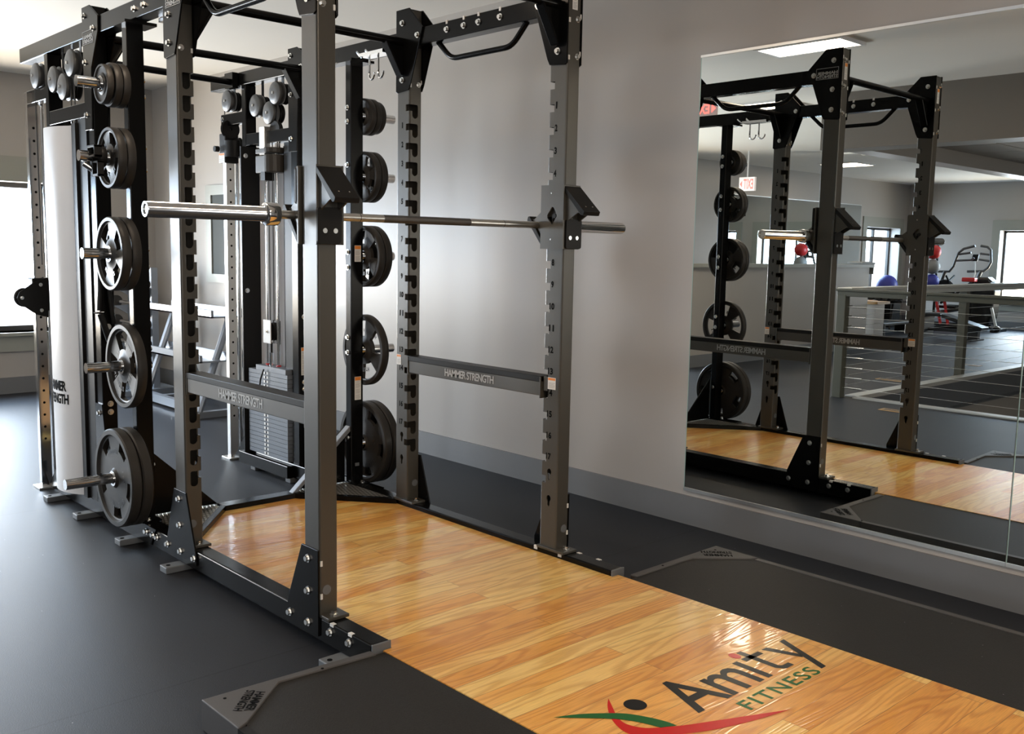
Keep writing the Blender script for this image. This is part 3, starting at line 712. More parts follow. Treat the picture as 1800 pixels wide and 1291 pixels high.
# ---------------------------------------------------------------- safety bars
def safety(sy, lab):
    a, b = sorted((sy*0.535, sy*0.600)); x0, x1 = -D+H+0.004, -H-0.006
    r = thing('safety_bar', ((x0+x1)/2, sy*0.57, 0.765), lab, 'safety bar', 'safety bars of the rack')
    MB().box(x0+0.004, x1-0.004, a, b, 0.768, 0.838).build('bar_body', 'grey', r, bevel=0.003)
    MB().box(x0, x1, a-0.002, b+0.002, 0.826, 0.852).build('rubber_cap', 'mblack', r, bevel=0.003)
    for x in (x0, x1-0.006): MB().box(x, x+0.006, a-0.004, b+0.004, 0.758, 0.848).build('end_plate', 'grey', r, bevel=0.001)
    for s, yy, u in ((-1, a, (1, 0, 0)), (1, b, (-1, 0, 0))):
        xs = -0.70 if s < 0 else -0.35
        MB().text('HAMMER STRENGTH', (xs+0.0, yy+s*0.0012, 0.783), u, (0, 0, 1), 0.345, 0.036, 0.02, 0.85).build('lettering', 'print', r)
    return r
safety(-1, 'safety bar with light lettering on the window side of the rack, nearest the viewer')
safety(1, 'safety bar with light lettering on the mirror side of the rack')

# ---------------------------------------------------------------- J cups
def jcup(sy, lab):
    r = thing('bar_catch', (0, sy*0.576, 1.386), lab, 'bar catch', 'bar catches on the front uprights')
    e = 0.004; yi, yo = I-0.012, O+0.012
    def Y(a, b): return sorted((sy*a, sy*b))
    z0, z1 = 1.386, 1.645
    # channel: inner side plate with a diamond window, front and back plates
    dia = [(-0.028, 1.524), (-0.002, 1.556), (0.006, 1.556), (0.026, 1.528), (0.026, 1.518), (0.004, 1.488), (-0.004, 1.488), (-0.028, 1.512)]
    side = MB().box(-0.066, 0.064, *Y(yi-0.006, yi), z0, z1).build('side_plate', 'grey', r)
    boolean(side, MB().prism(dia, 'y', *Y(yi-0.02, yi+0.02)))
    MB().cyl((0.010, sy*(yi+0.001), 1.520), (0.010, sy*(yi-0.004), 1.520), 0.010, 14).build('lock_pin', 'mblack', side)
    for z in (1.612, 1.425): MB().cyl((-0.005, sy*(yi-0.006), z), (-0.005, sy*(yi-0.008), z), 0.0035, 10).build('rivet', 'bolt', side)
    MB().box(0.052, 0.060, *Y(yi-0.004, yo), z0, z1).build('front_plate', 'grey', r, bevel=0.002)
    MB().box(-0.064, -0.054, *Y(yi-0.004, yo), z0, z1).build('back_plate', 'grey', r, bevel=0.002)
    # plastic faces
    pl = MB().prism([(sy*y, z) for y, z in rounded_rect(yi+0.008, yo+0.002, z0+0.002, 1.508, 0.01)], 'x', 0.060, 0.070).build('wear_pad', 'mblack', r, bevel=0.001)
    for y in (yi+0.030, yi+0.070): MB().cyl((0.070, sy*y, 1.432), (0.072, sy*y, 1.432), 0.0085, 18).build('screw', 'bolt', pl)
    pb = MB().prism([(sy*y, z) for y, z in rounded_rect(yi+0.008, yo+0.002, 1.52, z1-0.002, 0.01)], 'x', -0.076, -0.064).build('wear_pad', 'mblack', r, bevel=0.001)
    # sloping guard at the front, mirrored cup at the back
    def slab(k):
        # k=+1 front guard pointing down and out from the top ; k=-1 cup at the back pointing up and out from the bottom
        f_ = (lambda dx, dz: (0.060+dx, 1.640+dz)) if k > 0 else (lambda dx, dz: (-0.064-dx*0.82, 1.392-dz*1.08))
        pts = [f_(0, 0), f_(0.112, -0.103), f_(0.106, -0.118), f_(0.094, -0.119), f_(0, -0.022)]
        s_ = MB().prism(pts, 'y', *Y(yi+0.002, yo-0.0)).build('sloping_pad' if k > 0 else 'cup_pad', 'mblack', r, bevel=0.0015)
        if k > 0:
            for y in (yi+0.030, yi+0.070): MB().cyl(f_(0.092, -0.085)[:1]+(sy*y,)+f_(0.092, -0.085)[1:], f_(0.0935, -0.083)[:1]+(sy*y,)+f_(0.0935, -0.083)[1:], 0.003, 10).build('rivet', 'bolt', s_)
        w = [f_(0, -0.03), f_(0.082, -0.108), f_(0.066, -0.108), f_(0.008, -0.142), f_(0, -0.142)]
        for yy in (yi+0.010, yo-0.016):
            MB().prism(w, 'y', *Y(yy, yy+0.006)).build('web_plate', 'grey', s_)
    slab(1); slab(-1)
    return r
jcup(-1, 'black and charcoal bar catch on the front upright nearest the viewer')
jcup(1, 'bar catch with a diamond cut-out on the upright nearest the mirror')

# ---------------------------------------------------------------- barbell
BX, BY, BZ = -0.105, -0.022, 1.484
bar = thing('barbell', (BX, BY, BZ), 'long chrome barbell resting unloaded across the two bar catches', 'barbell')
MB().cyl((BX, BY-0.66, BZ), (BX, BY+0.66, BZ), 0.0142, 24).build('shaft', 'steel', bar)
MB().cyl((BX, -0.245, BZ), (BX, 0.168, BZ), 0.01445, 24).build('knurling', 'knurl', bar)
for s in (-1, 1):
    MB().cyl((BX, s*0.345, BZ), (BX, s*0.348, BZ), 0.0144, 24).build('ring_mark', 'knurl', bar)
    pr = [(0.0142, 0.650), (0.030, 0.652), (0.0375, 0.655), (0.0385, 0.660), (0.0385, 0.694), (0.0370, 0.698), (0.0285, 0.700), (0.0252, 0.704), (0.0250, 1.095), (0.0235, 1.100), (0.017, 1.100), (0.016, 1.094), (0.0001, 1.094)]
    MB().lathe([(q, s*t) for q, t in pr], (BX, BY, BZ), 'y', 32).build('sleeve', 'chrome', bar)
    MB().cyl((BX, BY+s*1.094, BZ), (BX, BY+s*1.0955, BZ), 0.012, 20).build('end_disc', 'steel', bar)

# ---------------------------------------------------------------- weight plates
def plate_proto(R, T, nholes, hw, r2, r3, lab, wtxt):
    r = thing('weight_plate', (0, 0, 0), lab, 'weight plate')
    NS = 96; rings = [(0.0262, T/2), (0.036, T/2), (0.046, T*0.30), (r2*R, T*0.22), (r3*R, T*0.22), (R*0.86, T*0.26), (R*0.885, T*0.5), (R*0.975, T*0.5), (R, T*0.36)]
    def hole(i):
        a = (i+0.5)/NS*360
        return any(abs((a-45-k*360/nholes+180) % 360-180) < hw for k in range(nholes))
    vs = []; fs = []; nr = len(rings)
    for side in (1, -1):
        for rr, t in rings:
            for i in range(NS):
                a = 2*math.pi*i/NS
                q = rr if rr != R else R*(1.0)
                vs.append((q*math.cos(a), side*t, q*math.sin(a)))
    idx = lambda s, j, i: (0 if s == 1 else nr*NS)+j*NS+(i % NS)
    for s in (1, -1):
        for j in range(nr-1):
            for i in range(NS):
                if j == 3 and hole(i): continue
                fs.append((idx(s, j, i), idx(s, j, i+1), idx(s, j+1, i+1), idx(s, j+1, i)))
    for i in range(NS):
        fs.append((idx(1, nr-1, i), idx(1, nr-1, i+1), idx(-1, nr-1, i+1), idx(-1, nr-1, i)))
        fs.append((idx(1, 0, i), idx(-1, 0, i), idx(-1, 0, i+1), idx(1, 0, i+1)))
        if hole(i):
            for j in (3, 4): fs.append((idx(1, j, i), idx(1, j, i+1), idx(-1, j, i+1), idx(-1, j, i)))
            if not hole(i-1): fs.append((idx(1, 3, i), idx(1, 4, i), idx(-1, 4, i), idx(-1, 3, i)))
            if not hole(i+1): fs.append((idx(1, 3, i+1), idx(1, 4, i+1), idx(-1, 4, i+1), idx(-1, 3, i+1)))
    b = MB().add(vs, fs, True).build('plate_body', 'rubber', r)
    m = b.modifiers.new('split', 'EDGE_SPLIT'); m.split_angle = math.radians(38)
    ring = MB().lathe([(0.0258, T/2-0.001), (0.0258, T/2+0.002), (0.035, T/2+0.002), (0.035, T/2-0.001)], (0, 0, 0), 'y', 32)
    ring.lathe([(0.0258, -T/2+0.001), (0.0258, -T/2-0.002), (0.035, -T/2-0.002), (0.035, -T/2+0.001)], (0, 0, 0), 'y', 32)
    merge_mats(b, ring, 'chrome')
    if R > 0.12:
        lt = MB()
        for s in (-1, 1):
            for word, a0, rad in (('HAMMER', 90, 0.56), ('STRENGTH', 270, 0.56), (wtxt, 180, 0.42), ('LBS', 0, 0.42)):
                hgt = 0.075*R*1.6; stp = math.degrees(hgt*0.72/(rad*R))
                for k, ch in enumerate(word):
                    off = (k-(len(word)-1)/2)*stp
                    th = math.radians(a0-off if s < 0 else a0+off)
                    u = Vector((math.sin(th), 0, -math.cos(th)))*(1 if s < 0 else -1); v = Vector((math.cos(th), 0, math.sin(th)))
                    o = v*(rad*R-hgt/2)-u*hgt*0.28+Vector((0, s*(T*0.235+0.0012), 0))
                    lt.text(ch, o, u, v, hgt*(0.56 if ch != 'I' else 0.15), hgt, 0.04)
        lt.build('raised_lettering', 'rubberlit', r)
    return r
M['rubberlit'] = mat('worn_urethane_lettering', (0.018, 0.017, 0.016), 0.35)
SPEC = {5: (0.2235, 0.046, 5, 15, 0.60, 0.83, '45'), 4: (0.190, 0.044, 4, 27, 0.40, 0.83, '35'), 3: (0.162, 0.040, 4, 24, 0.42, 0.83, '25'), 2: (0.132, 0.036, 4, 26, 0.46, 0.82, '10'), 1: (0.094, 0.030, 3, 0.0, 0.5, 0.8, '5')}
CNT = {(-1, 5): 2, (-1, 4): 1, (-1, 3): 2, (-1, 2): 2, (-1, 1): 3, (1, 5): 2, (1, 4): 1, (1, 3): 2, (1, 2): 2, (1, 1): 3}
ordn = {5: 'lowest', 4: 'second lowest', 3: 'middle', 2: 'second highest', 1: 'top'}
size = {5: 'largest', 4: 'large', 3: 'medium', 2: 'small', 1: 'smallest'}
protos = {}
for sy in (-1, 1):
    for n in (5, 4, 3, 2, 1):
        R, T = SPEC[n][0], SPEC[n][1]
        y = 0.622
        for k in range(CNT[(sy, n)]):
            key = n; RR = R; TT = T
            if n == 1 and k == 2: key = 0; RR = 0.084; TT = 0.028
            last = k == CNT[(sy, n)]-1; cnt = CNT[(sy, n)]
            sidew = 'left storage post' if sy < 0 else 'right storage post'
            pos = '' if cnt == 1 else (', outermost' if last else (', innermost' if k == 0 else ', in between'))
            lab = '%s black plate on the %s peg of the %s%s' % (size[n], ordn[n], sidew, pos)
            if key not in protos:
                sp = SPEC[n]
                o = plate_proto(RR, TT, *sp[2:6], lab, sp[6]); protos[key] = o
            else:
                o = copy_tree(protos[key])
            o['label'] = lab; o['group'] = 'weight plates on the %s storage pegs' % ('left' if sy < 0 else 'right')
            o.location = (-1.515, sy*(y+TT/2), PZ[n]-0.0015)
            o.rotation_euler = (0, random.uniform(-0.5, 0.5)+(0.5 if n in (4,) else 0.15), 0)
            y += TT+0.0045
# lever collar on the second peg
cl = thing('bar_collar', (-1.515, -0.716, PZ[2]), 'black clamp collar with chrome lever on the second highest left peg', 'barbell collar')
MB().lathe([(0.0245, -0.016), (0.042, -0.016), (0.044, -0.012), (0.044, 0.012), (0.042, 0.016), (0.0245, 0.016)], (-1.515, -0.728, PZ[2]), 'y', 28).build('collar_ring', 'mblack', cl)
fr_ = MB()
for (x0, x1, z0, z1) in ((-1.545, -1.455, 0.035, 0.046), (-1.545, -1.455, -0.005, 0.006), (-1.545, -1.534, -0.005, 0.046), (-1.466, -1.455, -0.005, 0.046)):
    fr_.box(x0, x1, -0.775, -0.742, PZ[2]+z0, PZ[2]+z1)
fr_.build('upper_jaw', 'mblack', cl, bevel=0.002)
fr_ = MB()
for (x0, x1, z0, z1) in ((-1.52, -1.45, -0.030, -0.020), (-1.52, -1.45, -0.085, -0.075), (-1.52, -1.510, -0.085, -0.020), (-1.460, -1.45, -0.085, -0.020)):
    fr_.box(x0, x1, -0.765, -0.738, PZ[2]+z0, PZ[2]+z1)
fr_.build('lower_jaw', 'mblack', cl, bevel=0.002)
MB().cyl((-1.545, -0.790, PZ[2]-0.030), (-1.535, -0.745, PZ[2]-0.060), 0.014, 12).build('lever_tip', 'chrome', cl)

# ---------------------------------------------------------------- cable machines
def cable_machine(sy, TF, TR, cxc, lab):
    r = thing('cable_machine', ((TF[0]+TR[0])/2, sy*0.58, 0), lab, 'cable machine', 'weight stack machines behind the rack')
    yi, yo = 0.541, 0.611
    def Y(a, b): return sorted((sy*a, sy*b))
    x0, x1 = TR[1], TF[0]
    MB().box(TR[0], TR[1], *Y(yi, yo), 0.111, 2.325).build('rear_post', 'black', r, bevel=0.004)
    MB().box(x0, x1, *Y(yi, yo), 1.965, 2.035).build('cross_member', 'black', r, bevel=0.003)
    MB().box(TR[0]-0.02, x1+0.001, *Y(0.50, yi-0.001), 0.028, 0.100).build('base_channel', 'black', r, bevel=0.003)
    # shroud on the outer side
    n = 16; xa, xb = x0+0.005, x1-0.165; arc = []
    for k in range(n+1):
        t = -1+2*k/n; arc.append(((xa+xb)/2+t*(xb-xa)/2, 0.622+0.066*(1-abs(t)**2.2)))
    inner_ = [(x, y-0.006) for x, y in arc[::-1]]
    sh = MB().prism([(x, sy*y) for x, y in arc+inner_], 'z', 0.105, 1.935)
    sh.sm = [True if len(f_) == 4 else False for f_ in sh.f]
    sh = sh.build('stack_shroud', 'white', r)
    md = sh.modifiers.new('s', 'EDGE_SPLIT'); md.split_angle = 0.6
    # printed name wrapped round the shroud
    tx = MB()
    def wrap(word, z, h, w):
        vs, fs, _ = text_geo(word, 0.035, 0.85); out = []
        for a, b in vs:
            xx = (xa+xb)/2+0.005+sy*-1*(a-0.5)*w if sy < 0 else (xa+xb)/2-(a-0.5)*w
            t = (xx-(xa+xb)/2)/((xb-xa)/2); out.append((xx, sy*(0.6235+0.066*(1-abs(t)**2.2)), z+b*h))
        tx.add(out, fs)
    wrap('HAMMER', 0.628, 0.052, 0.19); wrap('STRENGTH', 0.562, 0.052, 0.215)
    tx.build('lettering', 'ink', sh)
    # dark side flange channels next to the shroud
    MB().box(xb+0.003, xb+0.055, *Y(0.585, 0.632), 0.10, 1.945).build('side_channel', 'mblack', r, bevel=0.002)
    MB().box(xb+0.058, x1-0.002, *Y(0.560, 0.618), 0.10, 1.96).build('side_panel', 'mblack', r)
    MB().box(x0+0.002, x0+0.012, *Y(0.50, 0.625), 0.10, 1.96).build('side_panel', 'mblack', r)
    bolt((x0+0.0125, sy*0.530, 1.905), (1, 0, 0), r); bolt((x0+0.0125, sy*0.530, 1.10), (1, 0, 0), r)
    # weight stack
    xs0, xs1 = x0+0.035, x1-0.025; xm = (xs0+xs1)/2-0.02
    for k in range(20):
        z = 0.120+k*0.0256
        b = MB().box(xs0, xs1, *Y(0.520, 0.605), z, z+0.0236).build('stack_weight', 'stack', r)
        lb = MB()
        yy = sy*0.5193
        for xx in (xm-0.026, xm+0.008):
            lb.add([(xx, yy, z+0.005), (xx+0.018, yy, z+0.005), (xx+0.018, yy, z+0.020), (xx, yy, z+0.020)], [(0, 1, 2, 3)])
        merge_mats(b, lb, 'label')
        ho = MB().add([(xm-0.006+q, yy, z+0.005+w_) for q, w_ in ((0, 0), (0.012, 0), (0.012, 0.014), (0, 0.014))], [(0, 1, 2, 3)])
        merge_mats(b, ho, 'ink')
    zt = 0.120+20*0.0256
    MB().box(xs0+0.10, xs1-0.01, *Y(0.515, 0.60), zt, zt+0.030).build('top_block', 'stack', r)
    MB().tube([(xm+0.012, sy*0.50, zt+0.012), (xm-0.01, sy*0.49, zt-0.05), (xm-0.022, sy*0.49, zt-0.10)], 0.005, 8).build('selector_pin', 'mblack', r)
    for xx in (xm-0.05, xm+0.075):
        MB().cyl((xx, sy*0.565, 0.1), (xx, sy*0.565, 1.965), 0.0085, 14).build('guide_rod', 'chrome', r)
        MB().cyl((xx, sy*0.565, zt+0.030), (xx, sy*0.565, zt+0.038), 0.015, 14).build('guide_bush', 'red', r)
    MB().cyl((xm+0.01, sy*0.555, zt+0.03), (xm+0.01, sy*0.555, zt+0.11), 0.013, 14).build('stack_stem', 'chrome', r)
    MB().cyl((xm+0.01, sy*0.555, zt+0.11), (xm+0.01, sy*0.555, zt+0.17), 0.007, 10).build('stack_link', 'mblack', r)
    # travelling pulley block
    pb = MB().box(xm-0.045, xm+0.045, *Y(0.530, 0.536), zt+0.165, zt+0.305).build('pulley_block', 'label', r, bevel=0.004)
    MB().box(xm-0.02, xm+0.06, *Y(0.582, 0.588), zt+0.160, zt+0.300).build('pulley_block_side', 'mblack', pb)
    MB().lathe([(0.010, -0.012), (0.055, -0.012), (0.050, 0), (0.055, 0.012), (0.010, 0.012)], (xm+0.01, sy*0.560, zt+0.235), 'y', 24).build('sheave', 'mblack', pb)
    bolt((xm, sy*0.530, zt+0.235), (0, -sy, 0), pb, r=0.008)
    # pulleys under the beam
    shift = cxc+2.87
    def pulley(x, z, rad=0.066, y=0.575):
        q = MB().lathe([(0.004, -0.030), (0.028, -0.031), (0.036, -0.030), (rad*0.72, -0.028), (rad*0.95, -0.021), (rad, -0.014), (rad, -0.010), (rad*0.8, -0.006), (rad*0.8, 0.006), (rad, 0.010), (rad, 0.014), (rad*0.95, 0.021), (rad*0.72, 0.028), (0.036, 0.030), (0.004, 0.031)], (x, sy*y, z), 'y', 32)
        q = q.build('pulley', 'pulley', r)
        MB().lathe([(0.01, 0.0), (rad*0.86, 0.0), (rad*0.9, 0.006), (rad*0.78, 0.014), (rad*0.9, 0.024), (rad*0.86, 0.030), (0.01, 0.030)], (x, (y+0.030)*sy if sy > 0 else -(y-0.030)-0.0, z), 'y', 28).build('inner_sheave', 'mblack', q)
        MB().cyl((x, sy*(y-0.036), z), (x, sy*(y+0.036), z), 0.008, 12).build('axle_bolt', 'bolt', q)
        MB().box(x-0.012, x+0.012, *(Y(y+0.033, y+0.037) if sy > 0 else Y(y-0.037, y-0.033)), z, 2.326).build('pulley_hanger', 'mblack', q)
        return q
    P = [(-2.69, 2.232), (-2.425, 2.185), (-2.287, 2.135), (-2.175, 2.235)] if sy < 0 else [(-2.889, 2.255), (-2.535, 2.195), (-2.375, 2.140), (-2.300, 2.245)]
    yy = 0.598 if sy < 0 else 0.575
    for k, (x, z) in enumerate(P): pulley(x, z, 0.066, yy)
    # cables
    for (xx, z0, z1, yc) in ((P[2][0]+0.062, zt+0.30, P[2][1], yy), (P[3][0]+0.0, 1.90, P[3][1]-0.06, yy), (xm+0.035, zt+0.30, 1.97, 0.56), (xm-0.01, zt+0.30, 1.97, 0.56), (P[0][0]-0.065, 1.25, P[0][1], yy)):
        MB().tube([(xx, sy*yc, z0), (xx, sy*yc, (z0+z1)/2), (xx, sy*yc, z1)], 0.003, 8).build('cable', 'cable', r)
    # adjustable column with carriage
    cx = cxc; cy = 0.585
    col = MB().box(cx-0.02, cx+0.02, *Y(cy-0.028, cy+0.028), 0.012, 2.165).build('column', 'colchrome' if sy > 0 else 'chrome', r, bevel=0.003)
    hm = MB()
    for k in range(26):
        z = 0.28+k*0.068
        m = MB().cyl((cx+0.0195, sy*cy, z), (cx+0.0206, sy*cy, z), 0.007, 12); hm.add(m.v, m.f)
    merge_mats(col, hm, 'ink')
    MB().cyl((cx+0.025, sy*(cy-0.045) if sy < 0 else sy*(cy+0.045), 0.03), (cx+0.025, sy*(cy-0.045) if sy < 0 else sy*(cy+0.045), 2.14), 0.011, 14).build('rail_rod', 'chrome', r)
    MB().box(cx-0.055, cx+0.06, *Y(0.53, 0.64), 0, 0.012).build('column_base', 'steel', r, bevel=0.002)
    MB().prism([(cx+0.03, 0.012), (TR[0]-0.0, 0.012), (TR[0], 0.26), (TR[0]-0.05, 0.22), (cx+0.12, 0.10)], 'y', *Y(0.570, 0.580)).build('column_foot_gusset', 'black', r)
    MB().box(cx-0.03, TR[0], *Y(0.552, 0.60), 2.105, 2.175).build('column_top_bracket', 'black', r, bevel=0.004)
    bolt((cx-0.005, sy*0.552, 2.145), (0, -sy, 0), r)
    zc = 1.07 if sy < 0 else 1.955
    ca = MB().box(cx-0.035, cx+0.045, *Y(cy-0.045, cy+0.045), zc-0.075, zc+0.105).build('carriage', 'mblack', r, bevel=0.006)
    if sy < 0:
        MB().prism([(-0.555, zc-0.11), (-0.62, zc-0.09), (-0.700, zc-0.030), (-0.712, zc), (-0.700, zc+0.030), (-0.62, zc+0.085), (-0.555, zc+0.11)], 'x', cx+0.046, cx+0.052).build('swivel_plate', 'mblack', ca)
        bolt((cx+0.052, -0.687, zc), (1, 0, 0), ca, r=0.008); bolt((cx+0.052, -0.59, zc-0.07), (1, 0, 0), ca, r=0.008); bolt((cx+0.052, -0.59, zc+0.07), (1, 0, 0), ca, r=0.008)
        MB().lathe([(0.01, -0.012), (0.052, -0.012), (0.045, 0), (0.052, 0.012), (0.01, 0.012)], (cx+0.02, -0.665, zc), 'x', 24).build('swivel_sheave', 'mblack', ca)
    else:
        MB().cyl((cx+0.05, 0.60, zc-0.04), (cx+0.05, 0.60, zc+0.06), 0.062, 24).build('swivel_drum', 'mblack', ca)
        MB().cyl((cx-0.02, 0.528, zc+0.01), (cx-0.02, 0.50, zc+0.01), 0.018, 16).build('pull_knob', 'mblack', ca)
        MB().lathe([(0.01, -0.012), (0.062, -0.012), (0.054, 0), (0.062, 0.012), (0.01, 0.012)], (cx+0.07, 0.61, zc+0.02), 'y', 24).build('swivel_sheave', 'mblack', ca)
        MB().lathe([(0.01, -0.012), (0.058, -0.012), (0.05, 0), (0.058, 0.012), (0.01, 0.012)], (cx+0.045, 0.575, zc+0.13), 'x', 24).build('swivel_sheave', 'mblack', ca)
        w = warning_label(cx-0.0, 0.539, zc-0.075, zc-0.015, 0.075, 'y', ca, -1)
        MB().cyl((cx, 0.528, zc-0.03), (cx, 0.527, zc-0.03), 0.005, 10).build('rivet', 'bolt', ca)
    return r
cml = cable_machine(-1, TFL, TRL, -2.87, 'cable machine with tall white lettered panel and chrome column at far left, by the window')
cmr = cable_machine(1, TFR, TRR, -2.93, 'cable machine with open slate grey weight stack in front of the wall')
warning_label(TFR[1]+0.0012, 0.570, 0.64, 0.80, 0.030, 'x', cmr, 1)
# pulley cluster hanging at the head of the open stack on the right machine
XP = -2.40
cluster = MB().box(XP-0.03, XP+0.03, 0.525, 0.565, 1.90, 2.06).build('stack_head_bracket', 'steel', cmr, bevel=0.003)
for (a, b) in ((1.905, 1.935), (1.795, 1.895)):
    MB().prism([(XP-0.06, 0.515), (XP+0.06, 0.515)]+[(XP+0.09+0.068*math.sin(t), 0.555-0.068*math.cos(t)) for t in [math.pi*q/10 for q in range(11)]]+[(XP-0.06, 0.575)], 'z', a, b).build('resistance_block', 'mgrey', cluster, bevel=0.005)
MB().box(XP+0.01, XP+0.06, 0.51, 0.57, 1.75, 1.80).build('resistance_stem', 'mblack', cluster)
for z in (1.92, 1.81): MB().cyl((XP-0.075, 0.54, z), (XP-0.055, 0.54, z), 0.014, 14).build('block_knob', 'label', cluster)
MB().cyl((XP+0.12, 0.565, 1.93), (XP+0.12, 0.565, 1.965), 0.014, 14).build('rod_collar', 'chrome', cluster)
MB().lathe([(0.01, -0.012), (0.06, -0.012), (0.052, 0), (0.06, 0.012), (0.01, 0.012)], (XP+0.08, 0.575, 2.03), 'y', 28).build('head_sheave', 'mblack', cluster)

# tricep strap hanging on the left tower post
st = thing('strap_handle', (-1.89, -0.60, 1.05), 'black webbing strap handle hanging behind the middle weight plates', 'strap handle')
MB().tube([(-1.88, -0.615, 1.28), (-1.875, -0.617, 1.16), (-1.875, -0.625, 1.055)], 0.010, 8).tube([(-1.88, -0.575, 1.28), (-1.875, -0.57, 1.1), (-1.875, -0.555, 0.99)], 0.010, 8).build('webbing', 'mblack', st)
MB().lathe([(0.022, -0.004), (0.030, 0), (0.022, 0.004), (0.018, 0), (0.022, -0.004)], (-1.865, -0.625, 1.045), 'z', 20).build('ring', 'chrome', st)
MB().tube([(-1.865, -0.622, 1.04), (-1.86, -0.60, 0.96), (-1.86, -0.585, 0.91)], 0.015, 10).build('grip', 'mblack', st)

# ---------------------------------------------------------------- lifting platform
pf = thing('lifting_platform', (0.4, 0, 0), 'low lifting platform with varnished oak centre and dark rubber sides', 'lifting platform')
PX = 2.35
MB().prism([(PX, -0.575), (PX, 0.575), (0.37, 0.575), (0.37, 0.5395), (-1.115, 0.5395), (-1.50, 0.20), (-1.50, -0.20), (-1.115, -0.5395), (0.37, -0.5395), (0.37, -0.575)], 'z', 0.02, 0.088).build('wood_deck', 'wood', pf)
for sy in (-1, 1):
    xb = 0.322 if sy < 0 else 0.395; xi = 0.350 if sy < 0 else 0.402; ym = 1.172 if sy < 0 else 1.203
    MB().prism([(xi+0.03, sy*0.577), (xb+0.03, sy*(ym-0.03)), (PX, sy*(ym-0.03)), (PX, sy*0.577)], 'z', 0.0, 0.086).build('rubber_tile', 'mat', pf)
    # steel skirt and corner bracket
    MB().prism([(xi, sy*0.612), (xi+0.034, sy*0.612), (xb+0.040, sy*(ym-0.225)), (xb+0.205, sy*(ym-0.035)), (xb+0.220, sy*(ym-0.004)), (xb+0.220, sy*ym), (xb, sy*ym)], 'z', 0.0, 0.091).build('corner_bracket', 'brk', pf, bevel=0.003)
    MB().box(xb+0.221, PX, *sorted((sy*(ym-0.028), sy*ym)), 0.0, 0.0885).build('edge_skirt', 'mblack' if sy < 0 else 'brk', pf)
    q = math.sqrt(0.5); zt = 0.0916
    if sy < 0:
        tx = MB().text('HAMMER', (0.378, -1.029, zt), (q, -q, 0), (q, q, 0), 0.120, 0.027, 0.03, 0.9).text('STRENGTH', (0.351, -1.046, zt), (q, -q, 0), (q, q, 0), 0.129, 0.027, 0.03, 0.9)
    else:
        tx = MB().text('HAMMER', (0.517, 1.148, zt), (-q, -q, 0), (q, -q, 0), 0.126, 0.030, 0.03, 0.9).text('STRENGTH', (0.491, 1.180, zt), (-q, -q, 0), (q, -q, 0), 0.132, 0.030, 0.03, 0.9)
    tx.build('cut_out_lettering', 'ink', pf)
    for hx, hy in ((xb+0.036, ym-0.054), (xi+0.016, 0.80)):
        MB().cyl((hx, sy*hy, 0.0905), (hx, sy*hy, 0.0917), 0.005, 12).build('screw', 'ink', pf)
# painted logo on the deck
ZL = 0.0886
def flat(name, pts, m, z=ZL):
    return MB().add([(x, y, z) for x, y in pts], [tuple(range(len(pts)))]).build(name, m, pf)
lg = MB().text('Am', (1.302, -0.150, ZL), (0, 1, 0), (-1, 0, 0), 0.335, 0.190, 0.012, 0.95)
lg.add([(1.302, 0.205, ZL), (1.302, 0.232, ZL), (1.168, 0.232, ZL), (1.168, 0.205, ZL)], [(0, 1, 2, 3)])
# t
lg.add([(1.302-0.005, 0.300, ZL), (1.302, 0.315, ZL), (1.302, 0.352, ZL), (1.280, 0.352, ZL), (1.280, 0.318, ZL), (1.272, 0.309, ZL), (1.130, 0.309, ZL), (1.130, 0.284, ZL), (1.275, 0.284, ZL)], [(0, 1, 2, 3, 4, 5, 6, 7, 8)])
lg.add([(1.168, 0.255, ZL), (1.190, 0.255, ZL), (1.190, 0.352, ZL), (1.168, 0.352, ZL)], [(0, 1, 2, 3)])
# y
lg.add([(1.168, 0.372, ZL), (1.168, 0.402, ZL), (1.275, 0.442, ZL), (1.290, 0.424, ZL)], [(0, 1, 2, 3)])
lg.add([(1.168, 0.507, ZL), (1.168, 0.480, ZL), (1.375, 0.392, ZL), (1.375, 0.420, ZL)], [(0, 1, 2, 3)])
lg.build('logo_lettering', 'logoblack', pf)
flat('logo_dot', [(1.140+0.022*math.cos(a*math.pi/12), 0.262+0.017*math.sin(a*math.pi/12)) for a in range(24)], 'logored')
flat('logo_head', [(1.150+0.034*math.cos(a*math.pi/16), -0.247+0.034*math.sin(a*math.pi/16)) for a in range(32)], 'logoblack')
MB().text('FITNESS', (1.390, -0.020, ZL), (0, 1, 0), (-1, 0, 0), 0.392, 0.055, 0.015, 1.15).build('logo_lettering', 'green', pf)
def strip(name, top, bot, m, z):
    n = len(top); vs = [(x, y, z) for x, y in top]+[(x, y, z) for x, y in bot]
    MB().add(vs, [(i, i+1, n+i+1, n+i) for i in range(n-1)]).build(name, m, pf)
def smooth(pts, k=4):
    out = []
    for i in range(len(pts)-1):
        p0 = pts[max(i-1, 0)]; p1 = pts[i]; p2 = pts[i+1]; p3 = pts[min(i+2, len(pts)-1)]
        for j in range(k):
            t = j/k
            out.append(tuple(0.5*((2*p1[c])+(-p0[c]+p2[c])*t+(2*p0[c]-5*p1[c]+4*p2[c]-p3[c])*t*t+(-p0[c]+3*p1[c]-3*p2[c]+p3[c])*t**3) for c in (0, 1)))
    return out+[pts[-1]]
strip('logo_swoosh', smooth([(1.052, -0.482), (1.082, -0.418), (1.130, -0.352), (1.171, -0.309), (1.224, -0.279), (1.272, -0.261), (1.307, -0.256)]), smooth([(1.052, -0.482), (1.097, -0.433), (1.144, -0.383), (1.188, -0.343), (1.231, -0.319), (1.265, -0.306), (1.285, -0.300)]), 'green', ZL+0.0008)
